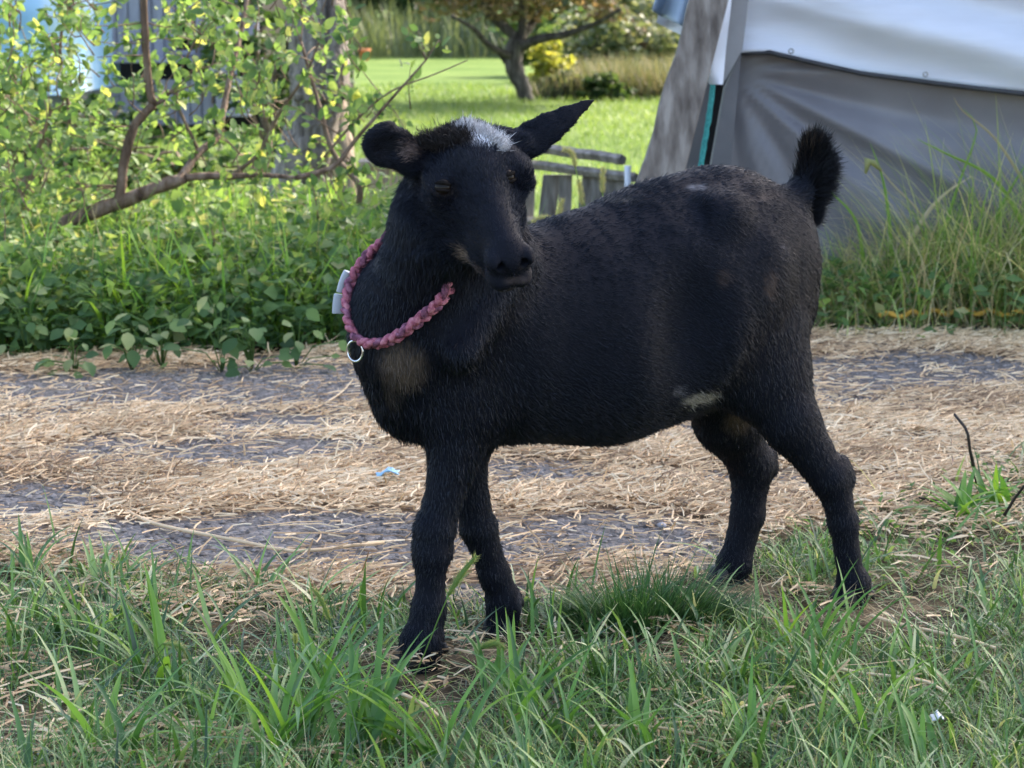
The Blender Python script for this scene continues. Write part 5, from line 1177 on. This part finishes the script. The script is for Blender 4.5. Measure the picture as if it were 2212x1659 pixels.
# --- coat colour by place on the body
bvh_me = mesh_np('tmp', V, [Q]); BV = BVHTree.FromPolygons([tuple(v) for v in V], [tuple(q) for q in Q.tolist()])
def hit(u, v, frm=None):
    d = ray(u, v); h = BV.ray_cast(Vector(CAMO), Vector(unit(d)))
    if h[0] is None:
        h = BV.find_nearest(Vector(px(u, v, 2.7 if u < 1300 else 2.98)))
    return np.array(h[0])
EYES = []
for (u, v) in ((957, 404), (1104, 383)):
    h_ = BV.ray_cast(Vector(CAMO), Vector(unit(ray(u, v)))); EYES.append((np.array(h_[0]), np.array(h_[1]) * (-1 if h_[1].dot(Vector(ray(u, v))) > 0 else 1)))
SPOTS = [ # u, v, rx, rz (px), colour, strength
 (868, 792, 42, 44, (.13, .095, .07), .75), (845, 850, 18, 45, (.06, .045, .035), .5),
 (1006, 556, 16, 24, (.15, .11, .085), .8), (1036, 588, 14, 16, (.085, .06, .052), .7),
 (1118, 606, 22, 7, (.07, .055, .055), .6), (1095, 626, 30, 8, (.045, .038, .038), .6), (838, 312, 34, 34, (.004, .004, .005), .8), (960, 418, 22, 4, (.05, .04, .035), .7), (933, 430, 7, 12, (.04, .036, .036), .5), (1010, 345, 40, 26, (.014, .015, .020), .5),
 (1045, 292, 34, 16, (.70, .70, .74), 1.0), (985, 262, 30, 8, (.45, .44, .46), .8), (1062, 300, 16, 12, (.8, .8, .82), .9),
 (930, 300, 30, 16, (.030, .024, .022), .7), (893, 320, 18, 14, (.14, .10, .085), .7),
 (1505, 405, 18, 6, (.15, .15, .165), .7), (1660, 425, 52, 9, (.06, .048, .045), .6), (1600, 395, 56, 8, (.045, .038, .038), .6),
 (1692, 535, 14, 7, (.08, .075, .09), .5), (1665, 615, 16, 26, (.07, .048, .038), .7), (1562, 600, 14, 16, (.06, .04, .032), .5),
 (1512, 862, 42, 13, (.30, .27, .22), .9), (1465, 845, 11, 11, (.16, .15, .16), .6), (1762, 830, 10, 22, (.18, .16, .15), .6),
 (1330, 432, 40, 5, (.09, .08, .07), .6), (1600, 905, 34, 34, (.075, .055, .035), .8), (1862, 1190, 9, 55, (.10, .072, .055), .7),
 (1125, 1300, 12, 18, (.12, .11, .12), .5), (815, 570, 12, 14, (.05, .05, .055), .3), (1126, 540, 3, 30, (.06, .045, .04), .4), (1190, 950, 40, 10, (.06, .045, .035), .5),
]
SP3 = [(hit(u, v), a, b, c, s) for (u, v, a, b, c, s) in SPOTS]
BASEC = np.array([.0040, .0050, .0098])
def coat(P):
    C = np.tile(BASEC, (len(P), 1))
    br = fbm(P[:, 0] * 9 + P[:, 1] * 4, P[:, 2] * 9, 3)
    C = C * (0.8 + .4 * br)[:, None] + np.clip(br - .74, 0, 1)[:, None] * np.array([.02, .013, .009])
    for (c, a, b, cc, s) in SP3:
        sc = 1 / 1680.
        dx = np.hypot(P[:, 0] - c[0], (P[:, 1] - c[1]) * .8) / (a * sc * 1.1); dz = (P[:, 2] - c[2]) / (b * sc * 1.1)
        w = np.clip(1.5 - np.hypot(dx, dz), 0, 1); w = w * w * (3 - 2 * w) * s * np.clip(.35 + 1.3 * vnoise(P[:, 0] * 260 + P[:, 2] * 60, P[:, 2] * 110), 0, 1)
        C = C * (1 - w[:, None]) + np.array(cc) * w[:, None]
    return C
m, nd, lk = new_mat('goat_skin')
out = nd.new("ShaderNodeOutputMaterial"); pb = nd.new("ShaderNodeBsdfPrincipled"); at = nd.new("ShaderNodeAttribute"); at.attribute_name = "fcol"
tc = nd.new("ShaderNodeTexCoord"); nz = nd.new("ShaderNodeTexNoise"); nz.inputs["Scale"].default_value = 420; lk.new(tc.outputs["Object"], nz.inputs["Vector"])
bp = nd.new("ShaderNodeBump"); bp.inputs["Distance"].default_value = .001; bp.inputs["Strength"].default_value = .5; lk.new(nz.outputs["Fac"], bp.inputs["Height"]); lk.new(bp.outputs[0], pb.inputs["Normal"])
lk.new(at.outputs["Color"], pb.inputs["Base Color"]); pb.inputs["Roughness"].default_value = .7; pb.inputs["Specular IOR Level"].default_value = .12
lk.new(pb.outputs[0], out.inputs[0]); M['skin'] = m
m, nd, lk = new_mat('goat_hair')
out = nd.new("ShaderNodeOutputMaterial"); pb = nd.new("ShaderNodeBsdfPrincipled"); at = nd.new("ShaderNodeAttribute"); at.attribute_name = "fcol"
lk.new(at.outputs["Color"], pb.inputs["Base Color"]); pb.inputs["Roughness"].default_value = .33; pb.inputs["Specular IOR Level"].default_value = .26; pb.inputs["Specular Tint"].default_value = (.78, .86, 1.0, 1)
lk.new(pb.outputs[0], out.inputs[0]); M['hair'] = m
goat = empty('goat', (0.16, 2.89, 0), 'small black goat with a white poll standing on straw, looking back over its shoulder', 'goat')
cv = coat(V)
for (f_, n_, s_) in ((.146, .012, .013), (.146, .012, -.013)):
    cv = cv * np.clip((np.linalg.norm(V - H(f_, n_, s_), axis=1) - .004) / .006, .08, 1)[:, None]
gb = goat_body = part('body', V, [Q], M['skin'], goat, colr=cv)

# --- fur strands
me = gb.data
co = V; Nrm = np.zeros(len(V) * 3, np.float32); me.vertex_normals.foreach_get("vector", Nrm); Nrm = Nrm.reshape(-1, 3)
tri = np.concatenate([Q[:, [0, 1, 2]], Q[:, [0, 2, 3]]]); A_ = V[tri]; fn = np.cross(A_[:, 1] - A_[:, 0], A_[:, 2] - A_[:, 0]); ar = np.linalg.norm(fn, axis=1) / 2; fn = fn / (ar[:, None] * 2 + 1e-12)
if (fn * Nrm[tri[:, 0]]).sum() < 0: Nrm = -Nrm
# strands on the far side are kept sparser
cen = A_.mean(1); facing = ((CAMO - cen) * Nrm[tri[:, 0]]).sum(1) / np.linalg.norm(CAMO - cen, axis=1)
hdist = np.linalg.norm(cen - HE, axis=1); wgt = ar * np.where(facing > -.35, 1.0, .25) * np.where(hdist < .17, 3.2, 1.0); prob = wgt / wgt.sum()
NH = 310000
ti = rng.choice(len(tri), NH, p=prob); r1_, r2_ = rng.random(NH), rng.random(NH); q_ = r1_ + r2_ > 1; r1_[q_] = 1 - r1_[q_]; r2_[q_] = 1 - r2_[q_]
bw = np.stack([1 - r1_ - r2_, r1_, r2_], 1)
root = (A_[ti] * bw[..., None]).sum(1); nr = unit((Nrm[tri[ti]] * bw[..., None]).sum(1))
wsum = np.zeros(NH); hd = np.zeros((NH, 3)); hl = np.zeros(NH); hf = np.zeros(NH)
for (a, b, h, l_, lf, r) in HAIRP:
    ab = b - a; t = np.clip(((root - a) @ ab) / (ab @ ab + 1e-12), 0, 1); d = np.linalg.norm(root - a - t[:, None] * ab, axis=1) - r * .75
    w = np.exp(-np.clip(d, -.01, 1) / .010); wsum += w; hd += w[:, None] * h; hl += w * l_; hf += w * lf
hd /= wsum[:, None]; hl /= wsum; hf /= wsum
clumpn = (vnoise(root[:, 0] * 90 + root[:, 1] * 60, root[:, 2] * 60) - .5) * 1.0
td = unit(hd - nr * (hd * nr).sum(1)[:, None] + rng.normal(0, .19, (NH, 3)) + np.stack([clumpn, clumpn * .3, -clumpn * .6], 1) * .5)
L = hl * rng.uniform(.65, 1.08, NH) * .72
for (c_, r_) in [(H(.140, .012, .016), .011), (H(.140, .012, -.016), .011), (H(.125, -.026, .02), .010), (H(.125, -.026, -.02), .010), (EYES[0][0], .013), (EYES[1][0], .012)]:
    dd_ = np.linalg.norm(root - c_, axis=1); L = L * np.clip((dd_ / r_) ** 1.5, .06, 1)
onhd = np.clip((.165 - np.linalg.norm(root - HE, axis=1)) / .03, 0, 1); L = L * (1 + .75 * onhd)
mz = np.clip((((root - HE) @ HF) - .02) / .06, 0, 1) * (np.linalg.norm(root - HE, axis=1) < .17); L = L * (1 - .45 * mz)
hf = np.clip(hf * .52 + rng.normal(0, .05, NH) + np.abs(clumpn) * .10, .06, 2) + onhd * np.abs(rng.normal(.12, .12, NH))
ND = 4; seg = L[:, None] / (ND - 1)
Pt = [root - nr * .001]
for i in range(1, ND):
    dr = unit(td + nr * (hf * (1.0 - .25 * i))[:, None] + np.array([0, 0, -.08 * i])); Pt.append(Pt[-1] + dr * seg)
Pt = np.stack(Pt, 1)
def hairs(name, Pt, rad, colr, parent, kind='stuff', mat=None):
    n, k, _ = Pt.shape
    hc = bpy.data.hair_curves.new(name); hc.add_curves([k] * n)
    base = wpos(parent)
    hc.position_data.foreach_set('vector', (Pt - base).astype(np.float32).ravel())
    a = hc.attributes.get('radius') or hc.attributes.new('radius', 'FLOAT', 'POINT')
    a.data.foreach_set('value', np.asarray(rad, np.float32).ravel())
    c = hc.attributes.new('fcol', 'FLOAT_COLOR', 'CURVE'); cc = np.ones((n, 4), np.float32); cc[:, :3] = colr; c.data.foreach_set('color', cc.ravel())
    hc.materials.append(mat or M['hair']); o = bpy.data.objects.new(name, hc); col.objects.link(o); o.parent = parent; o['kind'] = kind
    return o
rt = np.array([.00042, .00040, .00028, .00006])[None] * rng.uniform(.75, 1.25, (NH, 1)) * np.where(np.linalg.norm(root - HE, axis=1) < .15, .75, 1)[:, None]
onh = np.linalg.norm(root - HE, axis=1) < .16
hcol = coat(root + np.stack([(clumpn + rng.normal(0, .5, NH)) * .007, rng.normal(0, .002, NH), (clumpn + rng.normal(0, .5, NH)) * .009], 1)) * np.where(onh[:, None], rng.uniform(.3, 2.4, (NH, 1)), rng.uniform(.55, 1.5, (NH, 1)))
for (f_, n_, s_) in ((.146, .012, .013), (.146, .012, -.013)):
    hcol = hcol * np.clip(np.linalg.norm(root - H(f_, n_, s_), axis=1) / .010, .1, 1)[:, None]
hairs('fur', Pt, rt, hcol, goat)
# tail tuft
def lock(n, basef, dirf, L0, L1, colr, rad=.0005, jit=.15, droop=0.0, name='tail_tuft'):
    t = rng.random(n); b_ = basef(t) + rng.normal(0, .003, (n, 3)); d = unit(dirf(t) + rng.normal(0, jit, (n, 3))); L = rng.uniform(L0, L1, n)
    P = [b_]; 
    for i in range(4):
        P.append(P[-1] + unit(d + rng.normal(0, .05, (n, 3)) + np.array([0, 0, -droop * i])) * (L / 4)[:, None])
    P = np.stack(P, 1); rd = np.array([1, .95, .8, .55, .12])[None] * rad * rng.uniform(.7, 1.2, (n, 1))
    return hairs(name, P, rd, np.array(colr) * rng.uniform(.6, 1.6, (n, 1)), goat)
ta = G(1735, 432, 0); tb = G(1746, 375, 0); tcc = G(1752, 335, 0)
def tailbase(t): return np.where(t[:, None] < .5, ta + (tb - ta) * (t * 2)[:, None], tb + (tcc - tb) * (t * 2 - 1)[:, None])
def fan(a0, a1, sp=.22):
    def f(t):
        a = np.radians(rng.uniform(a0, a1, len(t))); a = np.round(a * 9) / 9 * .6 + a * .4
        return np.stack([np.sin(a), rng.normal(0, sp, len(t)), np.cos(a)], 1)
    return f
TC = (.0075, .0075, .009)
lock(2600, tailbase, fan(-24, 8), .024, .040, TC, rad=.0005, jit=.07)
lock(2600, tailbase, fan(0, 45), .030, .050, TC, rad=.0005, jit=.07)
lock(2400, lambda t: ta + (tb - ta) * (t * 1.5 - .2)[:, None], fan(40, 84), .036, .054, TC, rad=.0005, jit=.08)
lock(1300, lambda t: ta + (ta - tb) * (t * .8)[:, None] + np.array([.006, 0, 0]), fan(70, 120), .018, .032, TC, rad=.00045, jit=.12)
lock(300, lambda t: tb + (tcc - tb) * (t * .8)[:, None], fan(-15, 25), .044, .052, (.05, .035, .025), rad=.0003, jit=.06)
# poll tuft: white crest and dark fluff
pw = hit(1030, 280); pd_ = hit(940, 300)
def around(c, rx, rz): return lambda t: c + np.stack([rng.normal(0, rx, len(t)), rng.normal(0, .008, len(t)), rng.normal(0, rz, len(t))], 1)
pA, pB = hit(1000, 276), hit(1082, 318)
lock(2600, lambda t: pA + (pB - pA) * t[:, None] + rng.normal(0, .0035, (len(t), 3)), lambda t: np.stack([.75 - .9 * (1 - t), np.full(len(t), -.2), .5 + .5 * (1 - t)], 1), .006, .014, (.50, .50, .52), rad=.00028, jit=.35, name='white_crest')
pC, pD = hit(910, 308), hit(1010, 300)
lock(3400, lambda t: pC + (pD - pC) * t[:, None] + rng.normal(0, .005, (len(t), 3)), lambda t: np.stack([-.5 + .3 * t, np.full(len(t), -.3), .8 + 0 * t], 1), .005, .012, (.022, .019, .019), rad=.00030, jit=.4, name='dark_crest')

# eyes: nearly closed, a dark wet slit between two lids
m = surf_mat('goat_eye', [(.004, .003, .003), (.012, .008, .006)], scale=60, rough=.14, bump=0, spec=.12); M['eye'] = m
import bmesh
M['lid'] = surf_mat('eyelid_skin', [(.005, .0045, .0045), (.014, .011, .010)], scale=90, rough=.8, spec=.08, bump=.4, bscale=400)
for k_e, (hp_, hn_) in enumerate(EYES):
    s = -1 if k_e == 0 else 1
    bm = bmesh.new(); bmesh.ops.create_uvsphere(bm, u_segments=24, v_segments=16, radius=.0125); me = bpy.data.meshes.new('eye'); bm.to_mesh(me); bm.free()
    for p_ in me.polygons: p_.use_smooth = True
    me.materials.append(M['eye']); o = bpy.data.objects.new('eye', me); col.objects.link(o); o.parent = goat
    ec = hp_ - hn_ * .0098; o.location = tuple(ec - wpos(goat))
    tt = np.array([1.0, .2, -.16 if k_e == 0 else .30]); tt = unit(tt - hn_ * (tt @ hn_)); bb = np.cross(hn_, tt); bb = bb * (1 if bb[2] > 0 else -1)
    for (sg_, nm, rr_, off) in ((1, 'upper_eyelid', .0026, .40), (-1, 'lower_eyelid', .0019, .34)):
        q = np.linspace(-1.35, 1.35, 17)
        dirs = np.array([hn_ * math.cos(a_q) + tt * math.sin(a_q) + bb * sg_ * off * math.cos(a_q) ** .7 for a_q in q * .72]); lid = ec + unit(dirs) * .0124
        Vv, Ff = tube_vf(lid, rr_ * np.clip(np.sin(np.linspace(.1, 3.04, 17)) ** .5, .35, 1), 8, knob=.06); part(nm, Vv, Ff, M['lid'], goat)
# hooves: two claws each, with dew claws behind
M['hoof'] = surf_mat('hoof_horn', [(.010, .009, .009), (.035, .03, .028)], scale=60, rough=.45, bump=.4, bscale=90)
def hoof(u, v, l, w, dirv, drop):
    c = G(u, v, l); 
    for s in (-1, 1):
        d = unit(np.array([dirv[0], dirv[1], 0.])); sd_ = np.array([-d[1], d[0], 0])
        base = np.array([c[0], c[1], 0]) + sd_ * s * w * .48
        prof = [(-.5, 0), (.62, 0), (.42, .5), (.25, 1.0), (-.45, 1.0)]
        Vv = []; 
        for z_ in (-1, 1):
            for (a, b) in prof:
                sh = .42 * (1 - .25 * b)
                Vv.append(base + d * a * w * 1.5 + sd_ * z_ * w * sh + np.array([0, 0, .003 + b * drop]))
        n = len(prof); Ff = [tuple(range(n))[::-1], tuple(range(n, 2 * n))] + [(i, (i + 1) % n, n + (i + 1) % n, n + i) for i in range(n)]
        o = part('hoof', Vv, Ff, M['hoof'], goat); bevel_mod(o, .004, 3)
hoof(893, 1440, .034, .025, (-.8, -.5), .027)
hoof(1080, 1376, -.039, .022, (-.5, -.8), .027)
hoof(1828, 1308, .087, .023, (-.8, -.5), .026)
hoof(1558, 1262, -.092, .022, (-.85, -.5), .024)
for (u, v, l) in [(1122, 1298, -.039), (1612, 1262, -.085), (1880, 1285, .087), (958, 1400, .030)]:
    c = G(u, v, l); P = np.array([c + np.array([0, 0, .006]), c + np.array([.002, 0, -.001]), c + np.array([.004, -.001, -.008])])
    Vv, Ff = tube_vf(P, [.004, .0055, .003], 8); part('dew_claw', Vv, Ff, M['hoof'], goat)

# ------------------------------------------------------------------ the collar
M['pink'] = surf_mat('pink_braid', [(.20, .045, .075), (.40, .125, .18), (.55, .24, .29)], scale=140, rough=.75, bump=.9, bscale=420, bdist=.002)
M['mauve'] = surf_mat('dark_mauve_braid', [(.07, .025, .045), (.20, .07, .12), (.38, .17, .25)], scale=160, rough=.8, bump=.9, bscale=420, bdist=.002)
M['buckle'] = surf_mat('grey_plastic', [(.30, .33, .38), (.38, .41, .46)], scale=30, rough=.35, bump=.1)
M['ring'] = surf_mat('steel_ring', [(.55, .56, .58), (.7, .7, .72)], scale=60, rough=.22, metal=1.0, bump=0)
vis = [(775, 545), (760, 575), (750, 610), (745, 650), (748, 690), (765, 722), (800, 744), (845, 752), (885, 738), (920, 708), (944, 672), (957, 636)]
hp = []
for (u, v) in vis:
    d = unit(ray(u, v)); h = BV.ray_cast(Vector(CAMO), Vector(d))
    if h[0] is None:
        q_ = px(u + 8, v, 2.70); h = BV.find_nearest(Vector(q_))
    hp.append(np.array(h[0]) + np.array(h[1]) * .004)
hp = np.array(hp); cc_ = G(880, 650, .01)
A3, B3, C3 = hp[1], hp[6], hp[-1]
pn = unit(np.cross(B3 - A3, C3 - A3)); cc_ = (A3 * .36 + B3 * .28 + C3 * .36) + np.array([.01, .035, .0]); cc_ = cc_ - pn * ((cc_ - A3) @ pn)
e_a = unit(A3 - cc_); e_b = np.cross(pn, e_a); loop = []
for th in np.linspace(0, 2 * math.pi, 41)[:-1]:
    dr = e_a * math.cos(th) + e_b * math.sin(th); h = BV.ray_cast(Vector(cc_), Vector(dr))
    dd = min(h[3] if h[0] is not None else .09, .105) + .005
    loop.append(dd)
thC = math.atan2((C3 - cc_) @ e_b, (C3 - cc_) @ e_a) % (2 * math.pi); thB = math.atan2((B3 - cc_) @ e_b, (B3 - cc_) @ e_a) % (2 * math.pi); sgn = 1 if thB < thC else -1
for q_, th in enumerate(np.linspace(0, 2 * math.pi, 41)[:-1]):
    da = ((th - thC) * sgn) % (2 * math.pi)
    if da < 1.1: loop[q_] -= .014 * min(1, da / .25) * min(1, (1.1 - da) / .4)
loop = np.array(loop); loop = (np.roll(loop, 1) + loop * 2 + np.roll(loop, -1)) / 4 + .001
loop = np.array([cc_ + (e_a * math.cos(th) + e_b * math.sin(th)) * dd for th, dd in zip(np.linspace(0, 2 * math.pi, 41)[:-1], loop)])
loop = np.vstack([loop, loop[:1]]); LP = smooth_path(loop, 220)
collar = empty('collar', LP[40], 'pink braided rope collar around the goat neck with grey buckle and steel ring', 'collar')
T_, N_, B_ = frames(LP)
for k in range(3):
    ph = np.linspace(0, 2 * math.pi * 13, 220) + k * 2 * math.pi / 3
    ph = ph + .5 * np.sin(np.linspace(0, 40, 220) + k); O_ = unit(LP - cc_); P = LP + pn * (np.sin(ph) * .0062)[:, None] + O_ * (np.sin(2 * ph) * .0024 + .001)[:, None] + rng.normal(0, .0005, (220, 3))
    # keep outside of the neck
    Vv, Ff = tube_vf(P, .0042, 8, knob=.10); part('strand', Vv, Ff, [M['pink'], M['pink'], M['mauve']][k], collar)
# buckle: two clasp halves, riding on the left side
bc = smooth_path(np.array([hp[1], hp[2], hp[3], hp[4]]), 30)[4:25]; cN = unit(bc - cc_)
for (i0, i1, w) in ((0, 10, .0115), (11, 20, .0105)):
    seg_ = bc[i0:i1 + 1] + cN[i0:i1 + 1] * .012; Vv, Ff = tube_vf(seg_, np.full(len(seg_), w), 10, flat=.55); o = part('buckle', Vv, Ff, M['buckle'], collar); bevel_mod(o, .001)
rc = hit(775, 742) + np.array([-.004, -.010, -.008]); a = np.linspace(0, 2 * math.pi, 33)
Rg = rc + np.stack([np.cos(a) * .010, np.cos(a) * -.006, np.sin(a) * .013], 1); Vv, Ff = tube_vf(Rg, .0016, 8, cap=False); part('ring', Vv, Ff, M['ring'], collar)
